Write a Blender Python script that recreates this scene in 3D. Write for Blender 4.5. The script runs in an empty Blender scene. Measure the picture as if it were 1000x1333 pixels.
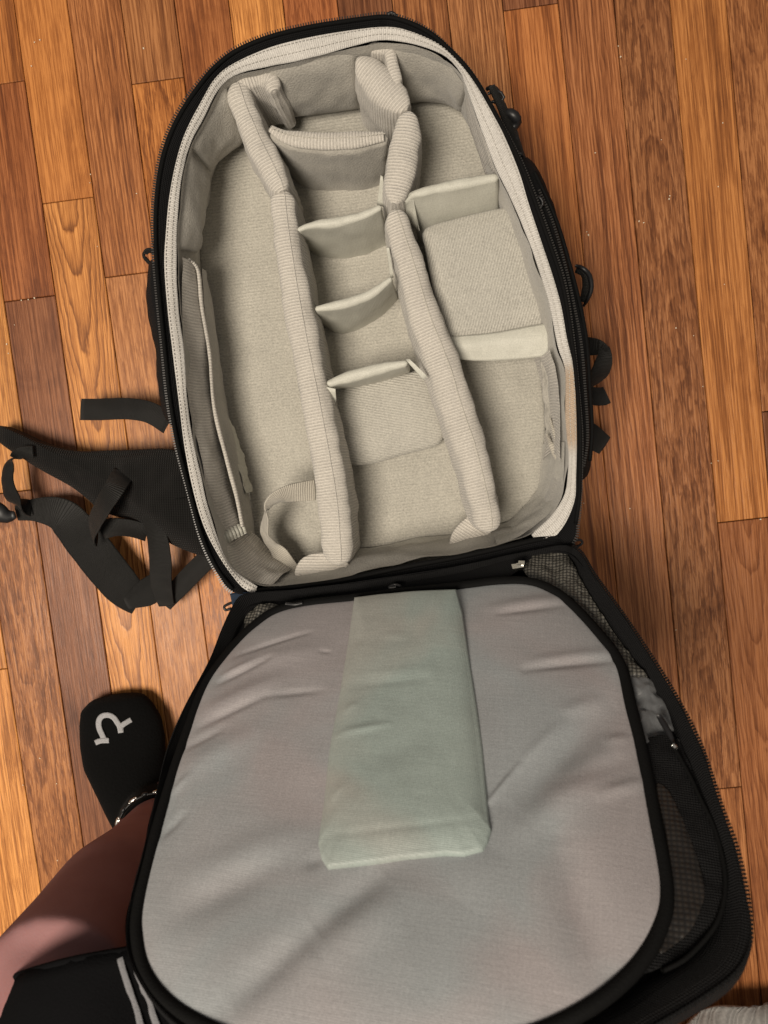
import bpy, math, random
from mathutils import Vector, Matrix, noise
random.seed(7)
V = Vector
SC = bpy.context.scene
COL = SC.collection

# ------------------------------------------------------------------ camera
H = 0.8056
FPX = 963.0
RA, RB, BANG = math.radians(-3.573), math.radians(1.892), math.radians(6.59)
RM = Matrix.Rotation(RA, 3, 'X') @ Matrix.Rotation(RB, 3, 'Y')
CAM = V((0, 0, H))
cd = bpy.data.cameras.new('camera')
cam = bpy.data.objects.new('camera', cd)
COL.objects.link(cam)
cam.matrix_world = Matrix.Translation(CAM) @ RM.to_4x4()
cd.sensor_fit = 'VERTICAL'; cd.sensor_height = 36.0; cd.lens = 36.0 * FPX / 1333.0
cd.clip_start = 0.01; cd.clip_end = 50
cd.dof.use_dof = True; cd.dof.focus_distance = 0.66; cd.dof.aperture_fstop = 9.0
SC.camera = cam

# ------------------------------------------------------------------ light
w = bpy.data.worlds.new('World'); SC.world = w; w.use_nodes = True
bg = w.node_tree.nodes['Background']
bg.inputs[0].default_value = (1.0, 0.91, 0.82, 1); bg.inputs[1].default_value = 0.23
def lamp(name, loc, target, size, power, col):
    l = bpy.data.lights.new(name, 'AREA'); l.shape = 'DISK'; l.size = size; l.energy = power; l.color = col
    o = bpy.data.objects.new(name, l); COL.objects.link(o); o.location = loc
    o.rotation_euler = (V(target) - V(loc)).to_track_quat('-Z', 'Y').to_euler()
    return o
lamp('ceiling_lamp', (-0.60, -0.42, 2.30), (0, 0.05, 0.1), 0.85, 64, (1.0, 0.89, 0.75))
SC.view_settings.view_transform = 'Standard'; SC.view_settings.look = 'None'
SC.view_settings.exposure = 0.0; SC.view_settings.gamma = 1.0
SC.render.resolution_x = 768; SC.render.resolution_y = 1024

# ------------------------------------------------------------------ pixel -> place
def ray(px, py):
    return RM @ V((px - 500.0, -(py - 666.5), -FPX))
def at(px, py, z=0.0):
    d = ray(px, py); t = (z - CAM.z) / d.z
    return CAM + d * t
def onplane(px, py, p0, n):
    d = ray(px, py); t = (p0 - CAM).dot(n) / d.dot(n)
    return CAM + d * t
def pts(l, z): return [at(x, y, z) for x, y in l]

# ------------------------------------------------------------------ curves
def catmull(p, n, closed=False):
    m = len(p); out = []
    segs = m if closed else m - 1
    dense = []
    for i in range(segs):
        if closed: a, b, c, d = p[(i-1) % m], p[i], p[(i+1) % m], p[(i+2) % m]
        else: a, b, c, d = p[max(i-1, 0)], p[i], p[i+1], p[min(i+2, m-1)]
        for k in range(12):
            t = k / 12.0
            dense.append(0.5 * ((2*b) + (c-a)*t + (2*a-5*b+4*c-d)*t*t + (3*b-a-3*c+d)*t*t*t))
    dense.append(p[0].copy() if closed else p[-1].copy())
    L = [0.0]
    for i in range(1, len(dense)): L.append(L[-1] + (dense[i]-dense[i-1]).length)
    T = L[-1]; cnt = n if closed else n - 1; j = 0
    for i in range(n):
        s = T * i / cnt
        while j < len(L) - 2 and L[j+1] < s: j += 1
        f = (s - L[j]) / max(L[j+1] - L[j], 1e-9)
        out.append(dense[j].lerp(dense[j+1], min(max(f, 0), 1)))
    return out
def length(p): return sum((p[i+1]-p[i]).length for i in range(len(p)-1))
def lerp_list(v, n):
    if not hasattr(v, '__len__'): return [v]*n
    o = []
    for i in range(n):
        f = i/(n-1)*(len(v)-1); k = min(int(f), len(v)-2); o.append(v[k]+(v[k+1]-v[k])*(f-k))
    return o

# ------------------------------------------------------------------ materials
def newmat(name):
    m = bpy.data.materials.new(name); m.use_nodes = True
    nt = m.node_tree; b = nt.nodes['Principled BSDF']
    return m, nt, b
def N(nt, t, **k):
    n = nt.nodes.new(t)
    for a, v in k.items(): setattr(n, a, v)
    return n
def mathn(nt, op, a, b=None, c=None):
    n = N(nt, 'ShaderNodeMath', operation=op)
    for i, v in enumerate((a, b, c)):
        if v is None: continue
        if isinstance(v, (int, float)): n.inputs[i].default_value = v
        else: nt.links.new(v, n.inputs[i])
    return n.outputs[0]
def fabric(name, col, rough=0.9, rib=0.0, ribp=0.0026, grain=0.35, gscale=900, sheen=0.25, mottle=0.12, spec=0.2,
           ribdir='X', weave=0.0, weavep=0.0012, coldev=0.0, speck=0.0, slub=0.0):
    m, nt, b = newmat(name); L = nt.links.new
    tc = N(nt, 'ShaderNodeTexCoord'); uv = tc.outputs['UV']
    n1 = N(nt, 'ShaderNodeTexNoise'); n1.inputs['Scale'].default_value = gscale; n1.inputs['Detail'].default_value = 3
    L(tc.outputs['Object'], n1.inputs['Vector'])
    n2 = N(nt, 'ShaderNodeTexNoise'); n2.inputs['Scale'].default_value = 26; n2.inputs['Detail'].default_value = 4
    L(tc.outputs['Object'], n2.inputs['Vector'])
    h = mathn(nt, 'MULTIPLY', n1.outputs[0], grain)
    ribv = None
    if rib:
        wv = N(nt, 'ShaderNodeTexWave', wave_type='BANDS', bands_direction=ribdir)
        wv.inputs['Scale'].default_value = 2*math.pi/20/ribp; wv.inputs['Distortion'].default_value = 0.6
        wv.inputs['Detail Scale'].default_value = 60; wv.inputs['Detail'].default_value = 2
        L(uv, wv.inputs['Vector']); ribv = wv.outputs['Fac']
        h = mathn(nt, 'MULTIPLY_ADD', ribv, rib, h)
    if weave:
        for dname in ('X', 'Y'):
            wv = N(nt, 'ShaderNodeTexWave', wave_type='BANDS', bands_direction=dname)
            wv.inputs['Scale'].default_value = 2*math.pi/20/weavep; wv.inputs['Distortion'].default_value = 0.4
            L(uv, wv.inputs['Vector']); h = mathn(nt, 'MULTIPLY_ADD', wv.outputs['Fac'], weave, h)
    bp = N(nt, 'ShaderNodeBump'); bp.inputs['Strength'].default_value = 0.9; bp.inputs['Distance'].default_value = 0.0009
    L(h, bp.inputs['Height']); L(bp.outputs[0], b.inputs['Normal'])
    # colour: large mottling, fibre speckle
    v = mathn(nt, 'MULTIPLY_ADD', n2.outputs[0], 2*mottle, 1 - mottle)
    v2 = mathn(nt, 'MULTIPLY_ADD', n1.outputs[0], 0.5, 0.75)
    v = mathn(nt, 'MULTIPLY', v, v2)
    if ribv is not None: v = mathn(nt, 'MULTIPLY', v, mathn(nt, 'MULTIPLY_ADD', ribv, min(rib*0.35, 0.3), 1-min(rib*0.35, 0.3)/2))
    if speck:
        n3 = N(nt, 'ShaderNodeTexNoise'); n3.inputs['Scale'].default_value = 640; n3.inputs['Detail'].default_value = 2
        L(tc.outputs['Object'], n3.inputs['Vector'])
        s = mathn(nt, 'MULTIPLY', mathn(nt, 'SUBTRACT', n3.outputs[0], 0.5), speck*2)
        v = mathn(nt, 'ADD', v, s)
    if slub:
        mp = N(nt, 'ShaderNodeMapping'); mp.inputs['Scale'].default_value = (26, 900, 1); L(uv, mp.inputs['Vector'])
        n4 = N(nt, 'ShaderNodeTexNoise'); n4.inputs['Scale'].default_value = 1; n4.inputs['Detail'].default_value = 3; L(mp.outputs[0], n4.inputs['Vector'])
        v = mathn(nt, 'MULTIPLY', v, mathn(nt, 'MULTIPLY_ADD', n4.outputs[0], 2*slub, 1-slub))
        mp = N(nt, 'ShaderNodeMapping'); mp.inputs['Scale'].default_value = (900, 40, 1); L(uv, mp.inputs['Vector'])
        n5 = N(nt, 'ShaderNodeTexNoise'); n5.inputs['Scale'].default_value = 1; n5.inputs['Detail'].default_value = 2; L(mp.outputs[0], n5.inputs['Vector'])
        v = mathn(nt, 'MULTIPLY', v, mathn(nt, 'MULTIPLY_ADD', n5.outputs[0], slub, 1-slub/2))
    mx = N(nt, 'ShaderNodeVectorMath', operation='SCALE'); mx.inputs[0].default_value = col
    L(v, mx.inputs['Scale']); cout = mx.outputs[0]
    if coldev:
        n6 = N(nt, 'ShaderNodeTexNoise'); n6.inputs['Scale'].default_value = 9; n6.inputs['Detail'].default_value = 2; n6.inputs['Distortion'].default_value = 0.8; L(tc.outputs['Object'], n6.inputs['Vector'])
        cr = N(nt, 'ShaderNodeValToRGB'); e = cr.color_ramp.elements; e[0].position = 0.38; e[1].position = 0.62
        e[0].color = (1+coldev*0.5, 1-coldev*0.3, 1-coldev*0.2, 1); e[1].color = (1-coldev, 1+coldev*0.15, 1+coldev*0.5, 1)
        L(n6.outputs[0], cr.inputs[0]); mm = N(nt, 'ShaderNodeMix', data_type='RGBA', blend_type='MULTIPLY'); mm.inputs['Factor'].default_value = 1
        L(cout, mm.inputs['A']); L(cr.outputs[0], mm.inputs['B']); cout = mm.outputs['Result']
    L(cout, b.inputs['Base Color'])
    b.inputs['Roughness'].default_value = rough
    b.inputs['Specular IOR Level'].default_value = spec
    b.inputs['Sheen Weight'].default_value = sheen
    b.inputs['Sheen Roughness'].default_value = 0.5
    return m
def plain(name, col, rough=0.5, metal=0.0, spec=0.5, bump=0.0, bscale=300, var=0.15):
    m, nt, b = newmat(name); L = nt.links.new
    tc = N(nt, 'ShaderNodeTexCoord'); n1 = N(nt, 'ShaderNodeTexNoise'); n1.inputs['Scale'].default_value = bscale
    n1.inputs['Detail'].default_value = 4; L(tc.outputs['Object'], n1.inputs['Vector'])
    mx = N(nt, 'ShaderNodeVectorMath', operation='SCALE'); mx.inputs[0].default_value = col
    L(mathn(nt, 'MULTIPLY_ADD', n1.outputs[0], 2*var, 1-var), mx.inputs['Scale']); L(mx.outputs[0], b.inputs['Base Color'])
    b.inputs['Roughness'].default_value = rough; b.inputs['Metallic'].default_value = metal
    b.inputs['Specular IOR Level'].default_value = spec
    if bump:
        bp = N(nt, 'ShaderNodeBump'); bp.inputs['Strength'].default_value = bump; bp.inputs['Distance'].default_value = 0.001
        L(n1.outputs[0], bp.inputs['Height']); L(bp.outputs[0], b.inputs['Normal'])
    return m

M = {}
M['rib']    = fabric('ribbed_padding', (0.52, 0.49, 0.44), rib=0.75, ribp=0.0026, grain=0.6, mottle=0.1, speck=0.2)
M['floorf'] = fabric('brushed_lining', (0.41, 0.393, 0.345), rib=0.28, ribp=0.0030, grain=0.8, gscale=700, mottle=0.14, speck=0.38, ribdir='Y')
M['pad']    = fabric('ribbed_pad', (0.43, 0.415, 0.37), rib=0.5, ribp=0.0024, grain=0.6, gscale=700, mottle=0.1, speck=0.35)
M['felt']   = fabric('felt_lining', (0.36, 0.343, 0.305), grain=1.0, gscale=600, mottle=0.28, speck=0.14, sheen=0.25)
M['satin']  = fabric('satin_nylon', (0.50, 0.495, 0.435), slub=0.10, rough=0.55, grain=0.2, weave=0.06, sheen=0.05, mottle=0.05, spec=0.45)
M['bind']   = fabric('binding_webbing', (0.56, 0.54, 0.505), rib=0.5, ribp=0.0017, grain=0.6, mottle=0.16, speck=0.2)
M['web_l']  = fabric('light_webbing', (0.45, 0.42, 0.36), rib=0.7, ribp=0.0018, grain=0.3, mottle=0.06)
M['panel']  = fabric('lid_nylon', (0.262, 0.256, 0.258), coldev=0.07, slub=0.16, rough=0.5, grain=0.2, weave=0.05, weavep=0.0011, sheen=0.05, mottle=0.09, spec=0.35)
M['strip']  = fabric('green_grey_nylon', (0.272, 0.292, 0.268), coldev=0.08, slub=0.14, rough=0.46, grain=0.12, weave=0.08, weavep=0.0011, sheen=0.05, mottle=0.06, spec=0.35)
M['grey']   = fabric('grey_lining', (0.085, 0.088, 0.092), rough=0.45, grain=0.2, mottle=0.3, spec=0.4)
M['black']  = fabric('black_nylon', (0.0055, 0.0055, 0.006), rough=0.7, grain=0.6, weave=0.6, weavep=0.0015, sheen=0.01, mottle=0.25, spec=0.14)
M['blackp'] = fabric('black_piping', (0.0045, 0.0045, 0.0045), rough=0.75, grain=0.4, sheen=0.0, spec=0.08)
M['webb']   = fabric('black_webbing', (0.0062, 0.0058, 0.005), rough=0.55, rib=0.5, ribp=0.0013, grain=0.3, sheen=0.04, spec=0.3)
M['mesh_b'] = fabric('black_spacer_mesh', (0.0065, 0.006, 0.0055), rough=0.75, grain=0.4, weave=1.1, weavep=0.0024, sheen=0.03, spec=0.18)
M['blue']   = fabric('navy_nylon', (0.012, 0.022, 0.04), rough=0.6, grain=0.3, sheen=0.0)
M['thread'] = plain('thread', (0.42, 0.40, 0.35), rough=0.8, var=0.1)
M['threadd']= plain('dark_thread', (0.42, 0.40, 0.365), rough=0.8, var=0.1)
M['tooth']  = plain('zipper_coil', (0.022, 0.020, 0.018), rough=0.38, spec=0.5)
M['toothd'] = plain('dark_zipper_coil', (0.006, 0.006, 0.006), rough=0.5, spec=0.2)
M['plastic']= plain('black_plastic', (0.010, 0.010, 0.011), rough=0.42, spec=0.4)
M['silver'] = plain('silver_metal', (0.75, 0.74, 0.70), rough=0.22, metal=1.0)
M['sock']   = fabric('black_sock_knit', (0.0045, 0.0045, 0.0045), rough=0.95, grain=1.0, gscale=420, sheen=0.02, spec=0.05)
M['logo']   = fabric('pale_logo_knit', (0.34, 0.34, 0.35), rough=0.95, grain=1.0, gscale=700, mottle=0.25)
M['shorts'] = fabric('black_jersey', (0.004, 0.004, 0.0045), rough=0.9, grain=0.5, sheen=0.0, spec=0.05)
M['stripe'] = fabric('grey_stripe', (0.16, 0.16, 0.17), rough=0.9, grain=0.6, mottle=0.3)
M['blanket']= fabric('grey_blanket', (0.22, 0.21, 0.20), rough=0.95, rib=1.0, ribp=0.006, grain=0.8, gscale=400)

def mesh_net(name, ca, cb, p):
    m, nt, b = newmat(name); L = nt.links.new
    tc = N(nt, 'ShaderNodeTexCoord')
    vo = N(nt, 'ShaderNodeTexVoronoi', feature='F1'); vo.inputs['Scale'].default_value = 1.0/p; vo.inputs['Randomness'].default_value = 0.12
    L(tc.outputs['UV'], vo.inputs['Vector'])
    n2 = N(nt, 'ShaderNodeTexNoise'); n2.inputs['Scale'].default_value = 40; n2.inputs['Detail'].default_value = 4; L(tc.outputs['Object'], n2.inputs['Vector'])
    r = N(nt, 'ShaderNodeMapRange'); r.inputs[1].default_value = 0.25; r.inputs[2].default_value = 0.5; L(vo.outputs['Distance'], r.inputs[0])
    mx = N(nt, 'ShaderNodeMix', data_type='RGBA'); L(r.outputs[0], mx.inputs['Factor'])
    mx.inputs['A'].default_value = (*ca, 1); mx.inputs['B'].default_value = (*cb, 1)
    sc = N(nt, 'ShaderNodeVectorMath', operation='SCALE'); L(mx.outputs['Result'], sc.inputs[0]); L(mathn(nt, 'MULTIPLY_ADD', n2.outputs[0], 1.6, 0.2), sc.inputs['Scale'])
    L(sc.outputs[0], b.inputs['Base Color']); b.inputs['Roughness'].default_value = 0.4
    bp = N(nt, 'ShaderNodeBump'); bp.inputs['Strength'].default_value = 0.8; bp.inputs['Distance'].default_value = 0.0008; bp.invert = True
    L(vo.outputs['Distance'], bp.inputs['Height']); L(bp.outputs[0], b.inputs['Normal'])
    return m
M['net'] = mesh_net('pale_netting', (0.10, 0.094, 0.08), (0.018, 0.017, 0.015), 0.0028)
M['netd'] = mesh_net('dark_netting', (0.016, 0.012, 0.009), (0.006, 0.005, 0.0045), 0.0030)

# skin
def skinmat():
    m, nt, b = newmat('skin'); L = nt.links.new
    tc = N(nt, 'ShaderNodeTexCoord'); n1 = N(nt, 'ShaderNodeTexNoise'); n1.inputs['Scale'].default_value = 14; n1.inputs['Detail'].default_value = 5
    L(tc.outputs['Object'], n1.inputs['Vector'])
    cr = N(nt, 'ShaderNodeValToRGB'); cr.color_ramp.elements[0].color = (0.22, 0.100, 0.095, 1); cr.color_ramp.elements[1].color = (0.30, 0.155, 0.155, 1)
    cr.color_ramp.elements[0].position = 0.3; cr.color_ramp.elements[1].position = 0.7
    L(n1.outputs[0], cr.inputs[0]); L(cr.outputs[0], b.inputs['Base Color'])
    b.inputs['Roughness'].default_value = 0.78; b.inputs['Specular IOR Level'].default_value = 0.25; b.inputs['Subsurface Weight'].default_value = 0.15; b.inputs['Subsurface Radius'].default_value = (0.008, 0.003, 0.002)
    n2 = N(nt, 'ShaderNodeTexNoise'); n2.inputs['Scale'].default_value = 700; L(tc.outputs['Object'], n2.inputs['Vector'])
    bp = N(nt, 'ShaderNodeBump'); bp.inputs['Strength'].default_value = 0.3; bp.inputs['Distance'].default_value = 0.0005; L(n2.outputs[0], bp.inputs['Height']); L(bp.outputs[0], b.inputs['Normal'])
    return m
M['skin'] = skinmat()

# oak boards: colour per board (object colour), ring pattern per board (custom properties)
def woodmat():
    m, nt, b = newmat('oak_board'); L = nt.links.new
    tc = N(nt, 'ShaderNodeTexCoord'); oi = N(nt, 'ShaderNodeObjectInfo')
    def prop(nm):
        a = N(nt, 'ShaderNodeAttribute', attribute_type='OBJECT', attribute_name=nm); return a.outputs['Fac']
    sx = N(nt, 'ShaderNodeSeparateXYZ'); L(tc.outputs['Object'], sx.inputs[0]); X, Y = sx.outputs[0], sx.outputs[1]
    seed = prop('grain_seed')
    def stretched(fx, fy, detail, dist=0.0, rough=0.55):
        c = N(nt, 'ShaderNodeCombineXYZ'); L(mathn(nt, 'MULTIPLY', X, fx), c.inputs[0]); L(mathn(nt, 'MULTIPLY', Y, fy), c.inputs[1]); L(seed, c.inputs[2])
        n = N(nt, 'ShaderNodeTexNoise'); n.inputs['Scale'].default_value = 1; n.inputs['Detail'].default_value = detail; n.inputs['Distortion'].default_value = dist
        n.inputs['Roughness'].default_value = rough; L(c.outputs[0], n.inputs['Vector']); return n.outputs[0]
    warp = stretched(22, 7, 4); warp2 = stretched(70, 24, 3)
    # ring coordinate
    g = mathn(nt, 'MULTIPLY', X, prop('grain_a'))
    xo = mathn(nt, 'ADD', X, prop('grain_o'))
    g = mathn(nt, 'ADD', g, mathn(nt, 'MULTIPLY', mathn(nt, 'MULTIPLY', xo, xo), prop('grain_b')))
    g = mathn(nt, 'ADD', g, mathn(nt, 'MULTIPLY', Y, prop('grain_c')))
    g = mathn(nt, 'MULTIPLY_ADD', warp, prop('grain_w'), g)
    g = mathn(nt, 'MULTIPLY_ADD', warp2, 0.9, g)
    fr = mathn(nt, 'FRACT', g)
    ring = mathn(nt, 'POWER', fr, 2.2)                 # slow rise, sharp fall: early wood line
    edge = N(nt, 'ShaderNodeMapRange', interpolation_type='SMOOTHSTEP'); edge.inputs[1].default_value = 1.0; edge.inputs[2].default_value = 0.88
    L(fr, edge.inputs[0]); ring = mathn(nt, 'MULTIPLY', ring, edge.outputs[0])
    broad = stretched(9, 2.0, 3)
    def remap(x, a_, b_, c_, d_):
        r_ = N(nt, 'ShaderNodeMapRange', interpolation_type='SMOOTHSTEP'); L(x, r_.inputs[0])
        for i_, q_ in enumerate((a_, b_, c_, d_)): r_.inputs[i_+1].default_value = q_
        return r_.outputs[0]
    stre = remap(stretched(300, 5, 4, 0.5, 0.6), 0.40, 0.57, 0.42, 1.0)
    strw = remap(stretched(380, 38, 3, 0.9, 0.6), 0.42, 0.56, 0.46, 1.0)       # short wavy flecks
    wv_ = prop('grain_f')
    mx_ = N(nt, 'ShaderNodeMix', data_type='FLOAT'); L(wv_, mx_.inputs['Factor']); L(stre, mx_.inputs['A']); L(strw, mx_.inputs['B']); lines = mx_.outputs['Result']
    fine = remap(stretched(760, 14, 3, 0.3, 0.6), 0.42, 0.62, 0.62, 1.08)
    pore = stretched(1000, 40, 3)
    pr = N(nt, 'ShaderNodeMapRange'); pr.inputs[1].default_value = 0.52; pr.inputs[2].default_value = 0.70; L(pore, pr.inputs[0])
    st = N(nt, 'ShaderNodeMapRange'); st.inputs[1].default_value = 0.52; st.inputs[2].default_value = 0.80; L(stretched(16, 10, 5, 0.5, 0.65), st.inputs[0])
    v = mathn(nt, 'MULTIPLY_ADD', ring, mathn(nt, 'MULTIPLY', prop('grain_r'), -0.75), 1.12)
    soft = mathn(nt, 'MULTIPLY_ADD', mathn(nt, 'SUBTRACT', lines, 1.0), prop('grain_k'), 1.0)
    v = mathn(nt, 'MULTIPLY', v, mathn(nt, 'MULTIPLY', soft, fine))
    v = mathn(nt, 'MULTIPLY', v, mathn(nt, 'MULTIPLY_ADD', broad, 1.2, 0.4))
    v = mathn(nt, 'MULTIPLY', v, mathn(nt, 'MULTIPLY_ADD', pr.outputs[0], -0.35, 1.05))
    v = mathn(nt, 'MULTIPLY', v, mathn(nt, 'MULTIPLY_ADD', st.outputs[0], mathn(nt, 'MULTIPLY', prop('grain_s'), -0.75), 1.0))
    # hue: dark places browner/redder, light places golden
    hs = N(nt, 'ShaderNodeMix', data_type='RGBA', blend_type='MULTIPLY'); hs.inputs['Factor'].default_value = 1.0
    L(oi.outputs['Color'], hs.inputs['A'])
    cr = N(nt, 'ShaderNodeValToRGB'); e = cr.color_ramp.elements
    e[0].position = 0.12; e[0].color = (0.24, 0.17, 0.14, 1); e[1].position = 1.0; e[1].color = (1.28, 1.32, 1.30, 1)
    mid = e.new(0.52); mid.color = (0.78, 0.70, 0.62, 1)
    L(v, cr.inputs[0]); L(cr.outputs[0], hs.inputs['B'])
    L(hs.outputs['Result'], b.inputs['Base Color'])
    rr = mathn(nt, 'MULTIPLY_ADD', stretched(30, 12, 4), 0.25, 0.30); L(rr, b.inputs['Roughness'])
    b.inputs['Specular IOR Level'].default_value = 0.35
    bp = N(nt, 'ShaderNodeBump'); bp.inputs['Strength'].default_value = 0.5; bp.inputs['Distance'].default_value = 0.0006
    hh = mathn(nt, 'ADD', mathn(nt, 'MULTIPLY', v, 0.5), mathn(nt, 'MULTIPLY', warp2, 0.4)); L(hh, bp.inputs['Height']); L(bp.outputs[0], b.inputs['Normal'])
    return m
M['wood'] = woodmat()
M['gap'] = plain('dark_gap', (0.018, 0.011, 0.007), rough=0.9)
M['crumb'] = plain('crumb', (0.75, 0.66, 0.5), rough=0.8)

def stain(m, centre, radius, tint):
    nt = m.node_tree; L = nt.links.new; b = nt.nodes['Principled BSDF']; src = b.inputs['Base Color'].links[0].from_socket
    tc = N(nt, 'ShaderNodeTexCoord'); d = N(nt, 'ShaderNodeVectorMath', operation='DISTANCE'); L(tc.outputs['Object'], d.inputs[0]); d.inputs[1].default_value = centre
    r = N(nt, 'ShaderNodeMapRange', interpolation_type='SMOOTHSTEP'); L(d.outputs['Value'], r.inputs[0])
    for i, q in enumerate((radius*0.6, radius, 0.8, 0.0)): r.inputs[i+1].default_value = q
    mx = N(nt, 'ShaderNodeMix', data_type='RGBA', blend_type='MULTIPLY'); L(r.outputs[0], mx.inputs['Factor']); L(src, mx.inputs['A']); mx.inputs['B'].default_value = (*tint, 1)
    L(mx.outputs['Result'], b.inputs['Base Color'])
# ------------------------------------------------------------------ object helpers
def link(name, verts, faces, mat, parent=None, uvs=None, smooth=True, root=None, mats=None, fmat=None):
    off = root if root is not None else V((0, 0, 0))
    if parent is not None and 'rootloc' in ROOTS.get(parent.name, {}): off = ROOTS[parent.name]['rootloc']
    me = bpy.data.meshes.new(name)
    me.from_pydata([tuple(v - off) for v in verts], [], faces)
    if uvs:
        ul = me.uv_layers.new(name='UVMap')
        for lp in me.loops: ul.data[lp.index].uv = uvs[lp.vertex_index]
    me.materials.append(M[mat])
    for x in (mats or []): me.materials.append(M[x])
    if smooth: me.polygons.foreach_set('use_smooth', [True]*len(me.polygons))
    if fmat: me.polygons.foreach_set('material_index', fmat)
    o = bpy.data.objects.new(name, me); COL.objects.link(o)
    if parent is not None:
        o.parent = parent; ROOTS[o.name] = {'rootloc': off}
    else: ROOTS[o.name] = {'rootloc': off}; o.location = off
    return o
ROOTS = {}
def thing(name, loc, label, cat, group=None):
    o = bpy.data.objects.new(name, None); COL.objects.link(o); o.location = loc; o.empty_display_size = 0.05
    o['label'] = label; o['category'] = cat
    if group: o['group'] = group
    ROOTS[o.name] = {'rootloc': V(loc)}
    return o
def part_empty(name, parent):
    o = bpy.data.objects.new(name, None); COL.objects.link(o); o.parent = parent; ROOTS[o.name] = ROOTS[parent.name]; return o

def fbm(p, s, seed=0.0):
    return noise.fractal(V((p.x*s+seed, p.y*s-seed, p.z*s+seed*0.5)), 1.0, 2.0, 3, noise_basis='PERLIN_ORIGINAL')

def grid(rows, closed_u=False, closed_v=False):
    """rows: list of rows of points. Returns verts, faces, uvs (metres)."""
    nr, nc = len(rows), len(rows[0]); verts = [p for r in rows for p in r]; faces = []; uvs = []
    us = []
    for j in range(nr):
        s = 0; row = []
        for i in range(nc):
            if i: s += (rows[j][i]-rows[j][i-1]).length
            row.append(s)
        us.append(row)
    vv = [0.0]*nc; acc = [list(vv)]
    for j in range(1, nr):
        acc.append([acc[-1][i] + (rows[j][i]-rows[j-1][i]).length for i in range(nc)])
    ref = nr//2
    for j in range(nr):
        for i in range(nc): uvs.append((us[ref][i], acc[j][i]))
    for j in range(nr if closed_v else nr-1):
        for i in range(nc if closed_u else nc-1):
            a = j*nc+i; b_ = j*nc+(i+1) % nc; c = ((j+1) % nr)*nc+(i+1) % nc; d = ((j+1) % nr)*nc+i
            faces.append((a, b_, c, d))
    return verts, faces, uvs
def surf_normals(rows):
    nr, nc = len(rows), len(rows[0]); out = []
    for j in range(nr):
        r = []
        for i in range(nc):
            du = rows[j][min(i+1, nc-1)] - rows[j][max(i-1, 0)]; dv = rows[min(j+1, nr-1)][i]-rows[max(j-1, 0)][i]
            n = du.cross(dv); r.append(n.normalized() if n.length > 1e-12 else V((0, 0, 1)))
        out.append(r)
    return out
def sheet(name, lines, mat, parent, nu=60, nv=10, wr=0.0, ws=60, seed=0, thick=0.0, smoothv=True, off=None):
    """A cloth sheet through several 3D polylines."""
    if off: lines = [[p+V(off) for p in l] for l in lines]
    L = [catmull(l, nu) for l in lines]
    rows = []
    if len(L) > 2 and smoothv:
        cols = [catmull([l[i] for l in L], nv) for i in range(nu)]
        rows = [[cols[i][j] for i in range(nu)] for j in range(nv)]
    else:
        for k in range(len(L)-1):
            m = max(2, nv//(len(L)-1))
            for j in range(m + (1 if k == len(L)-2 else 0)):
                f = j/m; rows.append([L[k][i].lerp(L[k+1][i], f) for i in range(nu)])
    if wr:
        ns = surf_normals(rows)
        rows = [[rows[j][i] + ns[j][i]*wr*fbm(rows[j][i], ws, seed) for i in range(nu)] for j in range(len(rows))]
    if thick:
        ns = surf_normals(rows); back = [[rows[j][i]-ns[j][i]*thick for i in range(nu)] for j in range(len(rows))]
        rows = rows + back[::-1]
        v, f, uv = grid(rows, closed_v=True)
        nr = len(rows); nc = nu
        for col in (0, nc-1):
            for j in range(nr//2-1):
                a, b_, c, d = j*nc+col, (j+1)*nc+col, (nr-2-j)*nc+col, (nr-1-j)*nc+col
                f.append((a, b_, c, d) if col else (d, c, b_, a))
    else: v, f, uv = grid(rows)
    return link(name, v, f, mat, parent, uv)

def tube(name, path, r, mat, parent, n=None, m=8, closed=False, flat=1.0, wr=0.0, ws=90, up=V((0, 0, 1))):
    n = n or max(8, int(length(path)/0.004)); P = catmull(path, n, closed)
    R = lerp_list(r, n); rows = []
    for i in range(n):
        t = (P[(i+1) % n]-P[i-1]) if closed else (P[min(i+1, n-1)]-P[max(i-1, 0)])
        t = t.normalized(); s = t.cross(up); s = s.normalized() if s.length > 1e-6 else V((1, 0, 0)); u = s.cross(t)
        rows.append([P[i] + (s*math.cos(a) + u*math.sin(a)*flat)*R[i]*(1+(wr*fbm(P[i], ws) if wr else 0)) for a in [2*math.pi*k/m for k in range(m)]])
    cols = [[rows[i][k] for i in range(n)] for k in range(m)]
    v, f, uv = grid(cols, closed_u=closed, closed_v=True)
    if not closed:
        f.append(tuple(k*n for k in range(m))[::-1]); f.append(tuple(k*n+n-1 for k in range(m)))
    f = [q[::-1] for q in f]
    return link(name, v, f, mat, parent, uv)

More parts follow.
